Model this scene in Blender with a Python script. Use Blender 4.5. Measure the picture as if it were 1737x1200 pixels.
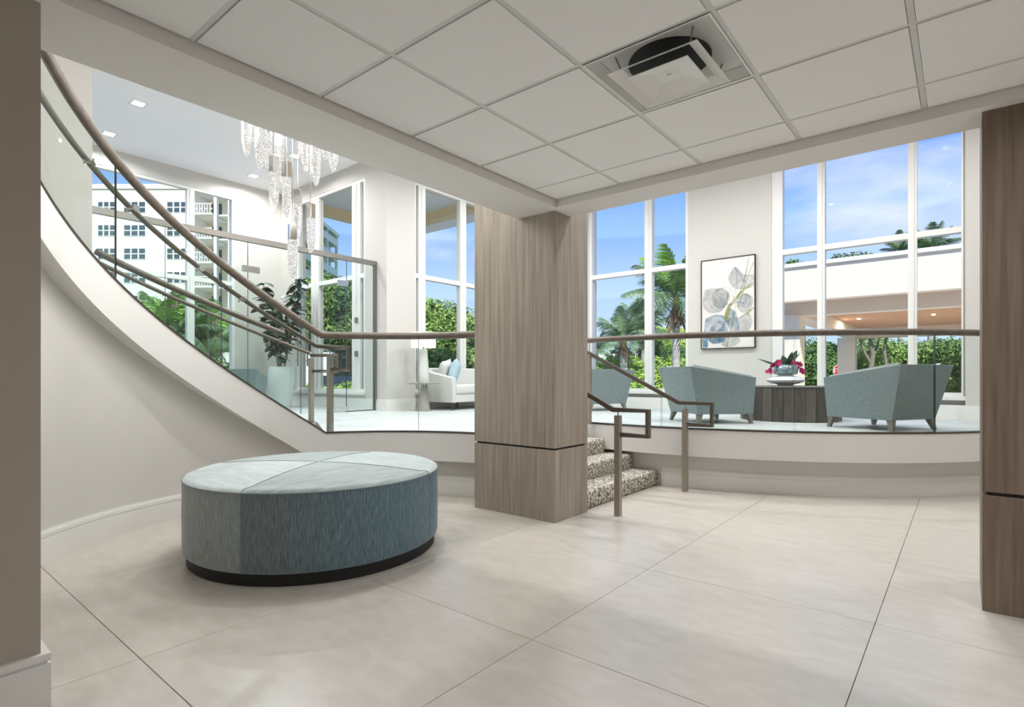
import bpy, bmesh, math, random
import numpy as np
from mathutils import Vector, Matrix, Euler
random.seed(7)
PI = math.pi
R = math.radians
scene = bpy.context.scene
for o in list(bpy.data.objects):
    bpy.data.objects.remove(o, do_unlink=True)
COL = scene.collection

# ------------------------------------------------------------------ camera
YAW = 0.6854
FPX, HY, CXP, EYE = 936.36, 639.74, 868.5, 1.22      # focal length in pixels of the 1737 px frame
SN, CS = math.sin(YAW), math.cos(YAW)
cam_d = bpy.data.cameras.new('camera')
cam = bpy.data.objects.new('camera', cam_d)
COL.objects.link(cam)
cam.location = (0, 0, EYE)
cam.rotation_euler = (PI / 2, 0, YAW)
cam_d.sensor_fit = 'HORIZONTAL'
cam_d.sensor_width = 36.0
cam_d.lens = 36.0 * FPX / 1737.0
cam_d.shift_y = (HY - 600.0) / 1737.0
cam_d.clip_start = 0.05
cam_d.clip_end = 500
scene.camera = cam

# ------------------------------------------------------------------ colour management
vs = scene.view_settings
scene.display_settings.display_device = 'sRGB'
vs.view_transform = 'Standard'
vs.look = 'None'
vs.gamma = 1.0
vs.use_curve_mapping = False
vs.exposure = 0.22
scene.cycles.transparent_max_bounces = 40
scene.cycles.max_bounces = 10
scene.cycles.diffuse_bounces = 5
scene.cycles.glossy_bounces = 4

# ------------------------------------------------------------------ world sky
LOBBY_W, LOUNGE_W = 8.0, 36.0
w = bpy.data.worlds.new('sky')
scene.world = w
w.use_nodes = True
nt = w.node_tree
nt.nodes.clear()
tc = nt.nodes.new('ShaderNodeTexCoord')
sep = nt.nodes.new('ShaderNodeSeparateXYZ')
ramp = nt.nodes.new('ShaderNodeValToRGB')
ramp.color_ramp.interpolation = 'B_SPLINE'
el = ramp.color_ramp.elements
el[0].position = 0.0; el[0].color = (0.70, 0.82, 0.92, 1)
el[1].position = 0.60; el[1].color = (0.07, 0.20, 0.72, 1)
for p, c in ((0.06, (0.62, 0.77, 0.92, 1)), (0.14, (0.41, 0.62, 0.91, 1)), (0.24, (0.22, 0.43, 0.87, 1)), (0.33, (0.13, 0.31, 0.83, 1))):
    e = el.new(p); e.color = c
mp = nt.nodes.new('ShaderNodeValToRGB')
ramp.color_ramp.interpolation = 'B_SPLINE'
el = ramp.color_ramp.elements
el[0].position = 0.0; el[0].color = (0.78, 0.90, 1.0, 1)
el[1].position = 0.60; el[1].color = (0.09, 0.25, 0.82, 1)
for p, c in ((0.06, (0.70, 0.85, 1.0, 1)), (0.14, (0.47, 0.70, 1.0, 1)), (0.24, (0.27, 0.50, 0.98, 1)), (0.33, (0.165, 0.37, 0.94, 1))):
    e = el.new(p); e.color = c
mp = nt.nodes.new('ShaderNodeValToRGB')
ramp.color_ramp.interpolation = 'B_SPLINE'
el = ramp.color_ramp.elements
el[0].position = 0.0; el[0].color = (0.72, 0.87, 1.0, 1)
el[1].position = 0.60; el[1].color = (0.12, 0.32, 0.88, 1)
for p, c in ((0.14, (0.62, 0.82, 1.0, 1)), (0.24, (0.44, 0.69, 1.0, 1)), (0.36, (0.24, 0.50, 0.98, 1))):
    e = el.new(p); e.color = c
mp = nt.nodes.new('ShaderNodeMapping')
mp.inputs['Scale'].default_value = (1.6, 1.6, 4.5)
mp.inputs['Location'].default_value = (0.3, 1.1, 0.2)
nz = nt.nodes.new('ShaderNodeTexNoise')
nz.inputs['Scale'].default_value = 1.7
nz.inputs['Detail'].default_value = 7
nz.inputs['Roughness'].default_value = 0.55
cr = nt.nodes.new('ShaderNodeValToRGB')
cr.color_ramp.elements[0].position = 0.56; cr.color_ramp.elements[0].color = (0, 0, 0, 1)
cr.color_ramp.elements[1].position = 0.78; cr.color_ramp.elements[1].color = (0.75, 0.75, 0.75, 1)
mx = nt.nodes.new('ShaderNodeMixRGB')
mx.inputs['Color2'].default_value = (0.93, 0.95, 0.99, 1)
bg = nt.nodes.new('ShaderNodeBackground')
bg.inputs['Strength'].default_value = 1.0
wo = nt.nodes.new('ShaderNodeOutputWorld')
L = nt.links.new
L(tc.outputs['Generated'], sep.inputs[0])
L(sep.outputs['Z'], ramp.inputs['Fac'])
L(tc.outputs['Generated'], mp.inputs['Vector'])
L(mp.outputs[0], nz.inputs['Vector'])
L(nz.outputs['Fac'], cr.inputs['Fac'])
L(cr.outputs['Color'], mx.inputs['Fac'])
L(ramp.outputs['Color'], mx.inputs['Color1'])
L(mx.outputs['Color'], bg.inputs['Color'])
L(bg.outputs[0], wo.inputs[0])

# ------------------------------------------------------------------ sun
sd = bpy.data.lights.new('sun', 'SUN')
sd.energy = 5.0
sd.angle = R(0.6)
sd.color = (1.0, 0.96, 0.90)
sun = bpy.data.objects.new('sun', sd)
COL.objects.link(sun)
sun.location = (6, -6, 14)
sun.rotation_euler = Vector((-0.55, 0.65, -0.80)).to_track_quat('-Z', 'Y').to_euler()

# ================================================================== helpers
def lin(c):
    return tuple(((v / 255.0) / 12.92) if v / 255.0 <= 0.04045 else (((v / 255.0) + 0.055) / 1.055) ** 2.4 for v in c)

def mat(name, rgb, rough=0.6, metal=0.0, spec=0.5, rgb2=None, scale=(4, 4, 4), nscale=1.0, detail=4, lo=0.35, hi=0.65,
        bump=0.0, bscale=None, emit=None, estr=1.0, sheen=0.0, coords='Object', coat=0.0, rand=0.0, dist=0.0):
    m = bpy.data.materials.new(name)
    m.use_nodes = True
    n = m.node_tree
    b = n.nodes['Principled BSDF']
    c = lin(rgb)
    b.inputs['Base Color'].default_value = (*c, 1)
    b.inputs['Roughness'].default_value = rough
    b.inputs['Metallic'].default_value = metal
    b.inputs['Specular IOR Level'].default_value = spec
    if sheen: b.inputs['Sheen Weight'].default_value = sheen; b.inputs['Sheen Roughness'].default_value = 0.4
    if coat: b.inputs['Coat Weight'].default_value = coat
    if emit:
        b.inputs['Emission Color'].default_value = (*emit, 1)
        b.inputs['Emission Strength'].default_value = estr
    if rgb2 is not None or bump:
        t = n.nodes.new('ShaderNodeTexCoord')
        mpn = n.nodes.new('ShaderNodeMapping')
        mpn.inputs['Scale'].default_value = scale
        n.links.new(t.outputs[coords], mpn.inputs['Vector'])
        vec = mpn.outputs[0]
        if rand:
            oi = n.nodes.new('ShaderNodeObjectInfo')
            ad = n.nodes.new('ShaderNodeVectorMath'); ad.operation = 'MULTIPLY_ADD'
            ad.inputs[1].default_value = (37, 23, 51)
            n.links.new(oi.outputs['Random'], ad.inputs[0]); n.links.new(vec, ad.inputs[2])
            vec = ad.outputs[0]
        z = n.nodes.new('ShaderNodeTexNoise')
        z.inputs['Scale'].default_value = nscale
        z.inputs['Detail'].default_value = detail
        z.inputs['Distortion'].default_value = dist
        n.links.new(vec, z.inputs['Vector'])
        if rgb2 is not None:
            r = n.nodes.new('ShaderNodeValToRGB')
            r.color_ramp.elements[0].position = lo; r.color_ramp.elements[0].color = (*c, 1)
            r.color_ramp.elements[1].position = hi; r.color_ramp.elements[1].color = (*lin(rgb2), 1)
            n.links.new(z.outputs['Fac'], r.inputs['Fac'])
            n.links.new(r.outputs['Color'], b.inputs['Base Color'])
        if bump:
            src = z
            if bscale:
                src = n.nodes.new('ShaderNodeTexNoise'); src.inputs['Scale'].default_value = bscale; src.inputs['Detail'].default_value = 3
                n.links.new(vec, src.inputs['Vector'])
            bp = n.nodes.new('ShaderNodeBump')
            bp.inputs['Strength'].default_value = bump
            bp.inputs['Distance'].default_value = 0.01
            n.links.new(src.outputs['Fac'], bp.inputs['Height'])
            n.links.new(bp.outputs['Normal'], b.inputs['Normal'])
    return m

def glass_mat(name, tint, gloss=1.0, rough=0.0, ior=1.45):
    m = bpy.data.materials.new(name)
    m.use_nodes = True
    n = m.node_tree
    n.nodes.clear()
    o = n.nodes.new('ShaderNodeOutputMaterial')
    tr = n.nodes.new('ShaderNodeBsdfTransparent'); tr.inputs['Color'].default_value = (*tint, 1)
    gl = n.nodes.new('ShaderNodeBsdfGlossy'); gl.inputs['Roughness'].default_value = rough
    gl.inputs['Color'].default_value = (gloss, gloss, gloss, 1)
    fr = n.nodes.new('ShaderNodeFresnel'); fr.inputs['IOR'].default_value = ior
    # fresnel on both sides of the sheet: use the front-facing value on either face
    ge = n.nodes.new('ShaderNodeNewGeometry')
    mr = n.nodes.new('ShaderNodeMath'); mr.operation = 'SUBTRACT'; mr.inputs[0].default_value = 1.0
    n.links.new(ge.outputs['Backfacing'], mr.inputs[1])
    mu = n.nodes.new('ShaderNodeMath'); mu.operation = 'MULTIPLY'
    n.links.new(fr.outputs[0], mu.inputs[0]); n.links.new(mr.outputs[0], mu.inputs[1])
    mxs = n.nodes.new('ShaderNodeMixShader')
    n.links.new(mu.outputs[0], mxs.inputs['Fac'])
    n.links.new(tr.outputs[0], mxs.inputs[1])
    n.links.new(gl.outputs[0], mxs.inputs[2])
    n.links.new(mxs.outputs[0], o.inputs['Surface'])
    return m

ORG = {}
class MB:
    """collects shapes, then builds ONE mesh object"""
    def __init__(s): s.v = []; s.f = []; s.m = []; s.sm = []; s.cur = 0; s.smooth = False
    def add(s, vs_, fs_, mi=None):
        b = len(s.v); s.v += [tuple(p) for p in vs_]
        for f in fs_:
            s.f.append(tuple(i + b for i in f)); s.m.append(s.cur if mi is None else mi); s.sm.append(s.smooth)
        return s
    def hexa(s, p, mi=None):
        # p: 4 bottom (ccw) then 4 top
        return s.add(p, [(3, 2, 1, 0), (4, 5, 6, 7), (0, 1, 5, 4), (1, 2, 6, 5), (2, 3, 7, 6), (3, 0, 4, 7)], mi)
    def box(s, x0, x1, y0, y1, z0, z1, mi=None):
        return s.hexa([(x0, y0, z0), (x1, y0, z0), (x1, y1, z0), (x0, y1, z0), (x0, y0, z1), (x1, y0, z1), (x1, y1, z1), (x0, y1, z1)], mi)
    def prism(s, poly, z0, z1, mi=None):
        n = len(poly)
        vs_ = [(x, y, z0) for x, y in poly] + [(x, y, z1) for x, y in poly]
        return s.add(vs_, [tuple(reversed(range(n))), tuple(range(n, 2 * n))] + [(i, (i + 1) % n, n + (i + 1) % n, n + i) for i in range(n)], mi)
    def lathe(s, prof, n=24, c=(0, 0, 0), mi=None, cap=True):
        vs_ = []
        for r, z in prof:
            for k in range(n):
                a = 2 * PI * k / n
                vs_.append((c[0] + r * math.cos(a), c[1] + r * math.sin(a), c[2] + z))
        fs_ = []
        for i in range(len(prof) - 1):
            for k in range(n):
                k2 = (k + 1) % n
                fs_.append((i * n + k, i * n + k2, (i + 1) * n + k2, (i + 1) * n + k))
        if cap:
            fs_.append(tuple(reversed(range(n)))); fs_.append(tuple(range((len(prof) - 1) * n, len(prof) * n)))
        return s.add(vs_, fs_, mi)
    def tube(s, path, r, n=10, mi=None, up=(0, 0, 1), sq=None):
        """sweep a circle of radius r (or per-point radii); sq=(w,h) sweeps a rectangle"""
        P_ = [Vector(p) for p in path]
        rs = r if isinstance(r, (list, tuple)) else [r] * len(P_)
        rings = []
        for i, p in enumerate(P_):
            if i == 0: t = P_[1] - p
            elif i == len(P_) - 1: t = p - P_[i - 1]
            else:
                t = (P_[i + 1] - p).normalized() + (p - P_[i - 1]).normalized()
            t.normalize()
            u = Vector(up)
            if abs(t.dot(u)) > 0.95: u = Vector((1, 0, 0)) if abs(t.x) < 0.9 else Vector((0, 1, 0))
            a = t.cross(u).normalized(); b = a.cross(t).normalized()
            sc = 1.0
            if 0 < i < len(P_) - 1:
                t0 = (p - P_[i - 1]).normalized(); sc = 1.0 / max(0.5, t0.dot(t))
            ring = []
            if sq:
                for (x, y) in ((-1, -1), (1, -1), (1, 1), (-1, 1)):
                    ring.append(p + a * (x * sq[0] / 2) * 1 + b * (y * sq[1] / 2) * sc)
            else:
                for k in range(n):
                    an = 2 * PI * k / n
                    ring.append(p + a * math.cos(an) * rs[i] + b * math.sin(an) * rs[i])
            rings.append(ring)
        m_ = len(rings[0])
        vs_ = [q for rg in rings for q in rg]
        fs_ = []
        for i in range(len(rings) - 1):
            for k in range(m_):
                k2 = (k + 1) % m_
                fs_.append((i * m_ + k, (i + 1) * m_ + k, (i + 1) * m_ + k2, i * m_ + k2))
        fs_.append(tuple(range(m_))); fs_.append(tuple(reversed(range((len(rings) - 1) * m_, len(rings) * m_))))
        return s.add(vs_, fs_, mi)
    def arcband(s, c, r0, r1, a0, a1, zb, zt, n=24, mi=None):
        """solid curved band; zb, zt are numbers or functions of the angle in degrees"""
        fb = zb if callable(zb) else (lambda a: zb)
        ft = zt if callable(zt) else (lambda a: zt)
        vs_ = []
        for i in range(n + 1):
            a = a0 + (a1 - a0) * i / n
            ca, sa = math.cos(R(a)), math.sin(R(a))
            for r_, z_ in ((r0, fb(a)), (r1, fb(a)), (r1, ft(a)), (r0, ft(a))):
                vs_.append((c[0] + r_ * ca, c[1] + r_ * sa, z_))
        fs_ = []
        for i in range(n):
            for k in range(4):
                k2 = (k + 1) % 4
                fs_.append((i * 4 + k, i * 4 + k2, (i + 1) * 4 + k2, (i + 1) * 4 + k))
        fs_.append((3, 2, 1, 0)); fs_.append((n * 4, n * 4 + 1, n * 4 + 2, n * 4 + 3))
        return s.add(vs_, fs_, mi)
    def build(s, name, mats, parent=None, world=False, kind=None, bevel=0.0, seg=2, smooth=None, label=None):
        me = bpy.data.meshes.new(name)
        off = Vector((0, 0, 0))
        if world and parent is not None: off = ORG.get(parent.name, Vector((0, 0, 0)))
        me.from_pydata([tuple(Vector(p) - off) for p in s.v], [], s.f)
        if not isinstance(mats, (list, tuple)): mats = [mats]
        for m_ in mats: me.materials.append(m_)
        if len(mats) > 1: me.polygons.foreach_set('material_index', s.m)
        bm = bmesh.new(); bm.from_mesh(me)
        bmesh.ops.recalc_face_normals(bm, faces=bm.faces)
        if bevel:
            bmesh.ops.bevel(bm, geom=[e for e in bm.edges if e.calc_face_angle(0) > 0.5], offset=bevel, segments=seg, profile=0.5, affect='EDGES', clamp_overlap=True)
        bm.to_mesh(me); bm.free()
        o = bpy.data.objects.new(name, me)
        COL.objects.link(o)
        if smooth is None: smooth = any(s.sm)
        if smooth:
            me.polygons.foreach_set('use_smooth', [True] * len(me.polygons))
            me.set_sharp_from_angle(angle=R(38))
        if parent is not None:
            o.parent = parent
            ORG[o.name] = off if world else Vector((0, 0, 0))
        if kind: o['kind'] = kind
        if label: o['label'] = label
        return o

def empty(name, loc, rz=0.0):
    o = bpy.data.objects.new(name, None)
    o.empty_display_size = 0.2
    COL.objects.link(o)
    o.location = loc
    o.rotation_euler = (0, 0, rz)
    ORG[o.name] = Vector(loc)
    return o

def tag(o, label, cat, group=None, kind=None):
    o['label'] = label; o['category'] = cat
    if group: o['group'] = group
    if kind: o['kind'] = kind
    return o

def thing(name, label, cat, loc=(0, 0, 0), rz=0.0, group=None):
    return tag(empty(name, loc, rz), label, cat, group)

def struct(name, loc=(0, 0, 0)):
    o = empty(name, loc); o['kind'] = 'structure'; return o

def share(name, mesh, parent, loc=(0, 0, 0), rot=(0, 0, 0), scl=(1, 1, 1)):
    o = bpy.data.objects.new(name, mesh)
    COL.objects.link(o)
    o.parent = parent; o.location = loc; o.rotation_euler = rot; o.scale = scl
    return o

def dup(root, loc, rz=None, label=None, group=None):
    r = root.copy(); COL.objects.link(r); r.location = loc
    if rz is not None: r.rotation_euler = (0, 0, rz)
    if label: r['label'] = label
    if group: r['group'] = group
    for ch in list(root.children):
        c = ch.copy(); COL.objects.link(c); c.parent = r
        for g in list(ch.children):
            d = g.copy(); COL.objects.link(d); d.parent = c
    return r

def W(u, d, z=0.0):
    """world point seen in column u of the frame at depth d, at height z"""
    l = (u - CXP) / FPX * d
    return Vector((-SN * d + CS * l, CS * d + SN * l, z))

# ================================================================== materials
M = {}
M['wall'] = mat('painted_wall', (208, 204, 198), 0.7, spec=0.25)
M['wall_taupe'] = mat('painted_wall_warm_grey', (213, 210, 205), 0.7, spec=0.2)
M['wall_near'] = mat('painted_wall_shaded', (180, 171, 160), 0.7, spec=0.2)  # wall paint darkened to carry the shade on the near left wall
M['trim'] = mat('white_trim_paint', (232, 230, 226), 0.45)
M['ceil'] = mat('ceiling_plaster', (245, 245, 245), 0.8, spec=0.2)
M['tile_c'] = mat('ceiling_tile_white', (244, 244, 244), 0.9, spec=0.1)
M['tbar'] = mat('grid_metal', (218, 218, 216), 0.5)
M['beam'] = mat('beam_paint', (228, 226, 223), 0.7, spec=0.2)
M['floor_t'] = mat('stone_tile', (186, 178, 167), 0.29, spec=0.6, rgb2=(203, 197, 188), scale=(1.4, 3.0, 1), nscale=4.5, detail=12, lo=0.2, hi=0.8, rand=1, dist=0.4)
M['grout'] = mat('grout', (128, 120, 110), 0.8)
M['plat'] = mat('lounge_carpet_pale', (192, 194, 193), 0.45, spec=0.4, rgb2=(212, 214, 212), scale=(1.2, 6, 1), nscale=2.0, detail=6)
M['wood'] = mat('grey_oak_veneer', (138, 127, 114), 0.5, spec=0.3, rgb2=(176, 166, 153), scale=(14, 14, 0.55), nscale=2.6, detail=9, lo=0.25, hi=0.72, bump=0.05, rand=1)
M['wood_d'] = mat('brown_oak_veneer', (106, 91, 77), 0.5, spec=0.3, rgb2=(140, 123, 108), scale=(14, 14, 0.55), nscale=2.6, detail=9, lo=0.25, hi=0.72, bump=0.05, rand=1)
M['groove'] = mat('dark_reveal', (52, 44, 38), 0.6)
M['bronze'] = mat('brushed_bronze', (152, 143, 132), 0.38, metal=0.5, rgb2=(168, 158, 146), scale=(3, 3, 60), nscale=3)
M['rail'] = mat('taupe_wood_rail', (88, 79, 69), 0.38, spec=0.5, rgb2=(104, 93, 82), scale=(5, 5, 5), nscale=4)
M['rail2'] = mat('bronze_handrail', (98, 90, 79), 0.38, metal=0.35)
M['chrome'] = mat('polished_steel', (205, 203, 200), 0.16, metal=1.0)
M['steel'] = mat('brushed_steel', (146, 142, 135), 0.32, metal=0.9)
M['shoe'] = mat('dark_metal_edge', (86, 79, 71), 0.4, metal=0.6)
M['glass'] = glass_mat('balustrade_glass', (0.945, 0.975, 0.965))
M['gedge'] = mat('glass_edge_green', (44, 66, 62), 0.15, spec=0.8)
M['pane'] = glass_mat('window_glass', (0.985, 0.99, 0.99), 0.02)
M['carpet'] = mat('speckled_stair_carpet', (96, 90, 82), 0.95, spec=0.1, rgb2=(208, 202, 190), scale=(1, 1, 1), nscale=46, detail=6, lo=0.42, hi=0.56, bump=0.5, bscale=90)
M['white_metal'] = mat('white_enamel', (232, 232, 230), 0.22, spec=0.6)
M['black'] = mat('matt_black', (18, 17, 16), 0.6)
M['lamp_on'] = mat('lit_lens', (255, 255, 255), 0.4, emit=(1.0, 0.97, 0.92), estr=9.0)

# ================================================================== room shell
C0 = (-3.346, 2.238)          # centre of the curved stair
CR = (-2.96, 9.587)           # centre of the lounge edge arc
PZ = 0.66                     # lounge floor level
HC = 2.672                    # lobby ceiling
BZ = 2.605                    # beam underside
HH = 4.93                     # lounge ceiling
YB = 9.36                     # back window plane
Y1 = 5.72
X1 = -10.74
XL = -7.42
SLOPE = 0.02167
def zs(a): return 0.663 + SLOPE * (a - 151.8) if a > 151.8 else 0.663
def pol(c, r, a, z=None):
    p = (c[0] + r * math.cos(R(a)), c[1] + r * math.sin(R(a)))
    return p if z is None else (*p, z)

# lobby floor with separate tiles
fl = struct('floor')
MB().box(-8, 5.2, -4.6, 10, -0.25, -0.012).build('slab', M['grout'], fl)
T = 1.2105
tm = MB().box(0.0015, T - 0.0015, 0.0015, T - 0.0015, -0.012, 0).build('floor_tile', M['floor_t'], fl, bevel=0.0012, seg=1)
tiles = []
for j in range(-4, 6):
    for i in range(-5, 7):
        x, y = -1.5485 + T * j, 2.0414 + T * i
        cx, cy = x + T / 2, y + T / 2
        if cx < -2 and math.hypot(cx - C0[0], cy - C0[1]) > 2.9 and cy > 0.4 and cx < -3.4: continue
        if cy > 6.2 and math.hypot(cx - CR[0], cy - CR[1]) < 2.8: continue
        if cx < -3.8 and cy > 5.2: continue
        tiles.append((x, y))
tm.location = (tiles[0][0], tiles[0][1], 0)
for x, y in tiles[1:]:
    share('floor_tile', tm.data, fl, (x, y, 0))

# lounge floor
arcL = [pol(C0, 1.86, a) for a in np.linspace(97, 151.8, 14)]
arcO = [pol(C0, 3.40, a) for a in np.linspace(151.8, 250, 22)]
aR0 = math.degrees(math.atan2(-3.75, -0.61))    # start of right arc (x = -3.57)
arcR = [pol(CR, 3.78, a) for a in np.linspace(356, 261, 30)]
poly = arcL + arcO + [(X1, pol(C0, 3.4, 250)[1]), (X1, Y1), (XL - 0.1, Y1), (XL - 0.1, YB)] + [(0.8, YB)] + arcR[0:] + [(-3.57, 5.7), (-3.57, 4.05)]
fp = MB().prism(poly, 0.42, PZ).build('floor', M['plat'])
fp['kind'] = 'structure'

# wall under the lounge edge and the curved stair wall
wl = MB()
wl.arcband(C0, 1.925, 2.03, 97, 240, 0, lambda a: zs(a) - 0.28, 60)
o = wl.build('wall_stair', M['wall_taupe']); o['kind'] = 'structure'; o.data.polygons.foreach_set('use_smooth', [True] * len(o.data.polygons)); o.data.set_sharp_from_angle(angle=R(30))
wr = MB().arcband(CR, 3.58, 3.70, 260.2, 357, 0, 0.45, 50)
o = wr.build('wall_lounge', M['wall_taupe'], smooth=True); o['kind'] = 'structure'
# baseboards (cap, recessed line, body)
def curved_base(name, c, r_in, r_out, a0, a1, flip):
    b = MB()
    t = 0.020
    if flip:   # room is inside the circle
        b.arcband(c, r_in - t, r_in, a0, a1, 0, 0.160, 50)
        b.arcband(c, r_in - t + 0.004, r_in, a0, a1, 0.160, 0.166, 50)
        b.arcband(c, r_in - t, r_in, a0, a1, 0.166, 0.192, 50)
        b.arcband(c, r_in - t * 0.5, r_in, a0, a1, 0.192, 0.206, 50)
    else:
        b.arcband(c, r_out, r_out + t, a0, a1, 0, 0.160, 50)
        b.arcband(c, r_out, r_out + t - 0.004, a0, a1, 0.160, 0.166, 50)
        b.arcband(c, r_out, r_out + t, a0, a1, 0.166, 0.192, 50)
        b.arcband(c, r_out, r_out + t * 0.5, a0, a1, 0.192, 0.206, 50)
    o = b.build(name, M['trim'], smooth=True); o['kind'] = 'structure'
    return o
curved_base('baseboard_stair', C0, 1.925, None, 97, 240, True)
curved_base('baseboard_lounge', CR, None, 3.70, 275, 357, False)
# fascia band of the lounge edge
fb = MB()
fb.arcband(C0, 1.80, 1.93, 97, 151.8, 0.367, 0.655, 24)
o = fb.build('trim_1', M['beam'], smooth=True); o['kind'] = 'structure'
fb = MB()
fb.arcband(CR, 3.66, 3.84, 260.9, 357, 0.367, 0.655, 50)
o = fb.build('trim_2', M['beam'], smooth=True); o['kind'] = 'structure'

# near left wall with plinth
o = MB().box(-3.02, -2.645, -4.4, 0.478, 0, HH).build('wall_left', M['wall_near']); o['kind'] = 'structure'
b = MB()
b.box(-3.05, -2.622, -4.4, 0.504, 0, 0.160)
b.box(-3.05, -2.632, -4.4, 0.494, 0.160, 0.170)
b.box(-3.05, -2.622, -4.4, 0.504, 0.170, 0.196)
o = b.build('baseboard_left', M['trim']); o['kind'] = 'structure'
# lobby walls behind and beside the camera
o = MB().box(-3.02, 5.2, -4.6, -4.4, 0, HH).build('wall_back', M['wall']); o['kind'] = 'structure'
o = MB().box(5.0, 5.2, -4.4, YB, 0, HH).build('wall_right', M['wall']); o['kind'] = 'structure'
# dropped beams
o = MB().box(-3.02, -2.58, 0.4, 3.72, BZ, HH).build('trim_3', M['beam']); o['kind'] = 'structure'
o = MB().box(-3.02, 5.0, 3.72, 4.02, BZ, HH).build('trim_4', M['beam']); o['kind'] = 'structure'

# lobby ceiling: grid and tiles
ce = struct('ceiling')
MB().box(-2.645, 5.0, -4.4, 3.72, HC + 0.09, HC + 0.12).build('plenum', M['tile_c'], ce)
G = 0.6096
gx0, gy0 = -1.9908, 1.5788
xs = [-2.58] + [gx0 + G * j for j in range(0, 12)] + [5.0]
ys = [gy0 + G * i for i in range(-9, 4)] + [3.72]
skip = (1, 1)
unit = MB().box(0.014, G - 0.014, 0.014, G - 0.014, -0.004, 0.022).build('ceiling_tile', M['tile_c'], ce, bevel=0.002, seg=1)
first = True
vent_at = None
for a in range(len(xs) - 1):
    for bb in range(len(ys) - 1):
        x0, x1, y0, y1 = xs[a], xs[a + 1], ys[bb], ys[bb + 1]
        if x1 - x0 < 0.05: continue
        if abs(x0 - (gx0 + G)) < 0.01 and abs(y0 - (gy0 + G)) < 0.01:
            vent_at = (x0, y0); continue
        if first:
            unit.location = (x0, y0, HC); unit.scale = ((x1 - x0) / G, (y1 - y0) / G, 1); first = False
        else:
            share('ceiling_tile', unit.data, ce, (x0, y0, HC), (0, 0, 0), ((x1 - x0) / G, (y1 - y0) / G, 1))
for x in xs[1:-1]:
    MB().box(x - 0.012, x + 0.012, -4.4, 3.72, HC, HC + 0.03).build('grid_bar', M['tbar'], ce)
for y in ys[1:-1]:
    MB().box(-2.58, 5.0, y - 0.011, y + 0.011, HC + 0.001, HC + 0.03).build('grid_bar', M['tbar'], ce)
# lounge ceiling / roof
o = MB().box(X1 - 0.3, 5.2, -4.6, YB + 0.3, HH, HH + 0.35).build('ceiling', M['ceil']); o['kind'] = 'structure'

# --- walls with window openings
SILL, HEAD = 0.96, 4.64
def wall_x(name, y0, y1, x0, x1, openings, z0=0.0, z1=HH, m=None):
    """wall running along X between y0 and y1"""
    b = MB(); x = x0
    for a, c in sorted(openings):
        if a > x: b.box(x, a, y0, y1, z0, z1)
        b.box(a, c, y0, y1, z0, SILL); b.box(a, c, y0, y1, HEAD, z1); x = c
    if x < x1: b.box(x, x1, y0, y1, z0, z1)
    o = b.build(name, m or M['wall']); o['kind'] = 'structure'; return o
def wall_y(name, x0, x1, y0, y1, openings, z0=0.0, z1=HH, m=None):
    b = MB(); y = y0
    for a, c in sorted(openings):
        if a > y: b.box(x0, x1, y, a, z0, z1)
        b.box(x0, x1, a, c, z0, SILL); b.box(x0, x1, a, c, HEAD, z1); y = c
    if y < y1: b.box(x0, x1, y, y1, z0, z1)
    o = b.build(name, m or M['wall']); o['kind'] = 'structure'; return o

wall_y('wall_vestibule_left', X1 - 0.25, X1, -1.0, Y1, [(-0.4, 4.80)])
wall_x('wall_vestibule_back', Y1, Y1 + 0.2, X1 - 0.25, XL + 0.08, [(-10.15, -7.93)])
wall_x('wall_vestibule_front', -1.2, -1.0, X1 - 0.25, -3.02, [])
wall_y('wall_lounge_left', XL - 0.25, XL, Y1 + 0.2, YB + 0.25, [(6.38, 9.1)])
MB_ = MB().box(XL - 0.25, XL + 0.08, Y1 + 0.2, 6.33, 0, HH).build('wall_column', M['wall']); MB_['kind'] = 'structure'
wall_x('wall_lounge_back', YB, YB + 0.22, XL - 0.25, 5.2, [(-5.66, -3.68), (-2.34, 0.0)])
# projecting piers of the back wall: the picture wall and the right pilaster
o = MB().box(-3.68, -2.34, YB - 0.06, YB, 0.6, HH).build('wall_picture', M['wall']); o['kind'] = 'structure'
o = MB().box(0.02, 0.95, YB - 0.16, YB, 0.0, HH).build('wall_pilaster', M['wall']); o['kind'] = 'structure'
# straight baseboards on the lounge level
def base_x(name, x0, x1, y, side, z=PZ):
    b = MB()
    y1_ = y + side * 0.02; y2_ = y + side * 0.012
    b.box(x0, x1, min(y, y1_), max(y, y1_), z, z + 0.15); b.box(x0, x1, min(y, y2_), max(y, y2_), z + 0.15, z + 0.19)
    o = b.build(name, M['trim']); o['kind'] = 'structure'
def base_y(name, x, y0, y1, side, z=PZ):
    b = MB()
    x1_ = x + side * 0.02; x2_ = x + side * 0.012
    b.box(min(x, x1_), max(x, x1_), y0, y1, z, z + 0.15); b.box(min(x, x2_), max(x, x2_), y0, y1, z + 0.15, z + 0.19)
    o = b.build(name, M['trim']); o['kind'] = 'structure'
base_x('baseboard_lounge_back', XL, 0.02, YB - 0.06, -1)
base_x('baseboard_pilaster', 0.0, 0.9, YB - 0.16, -1)
base_y('baseboard_column', XL + 0.08, Y1, 6.33, 1)
base_y('baseboard_lounge_left', XL, 6.33, YB, 1)
base_x('baseboard_vestibule_back', X1, XL + 0.1, Y1, -1)
base_y('baseboard_vestibule_left', X1, -1.0, Y1, 1)

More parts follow.
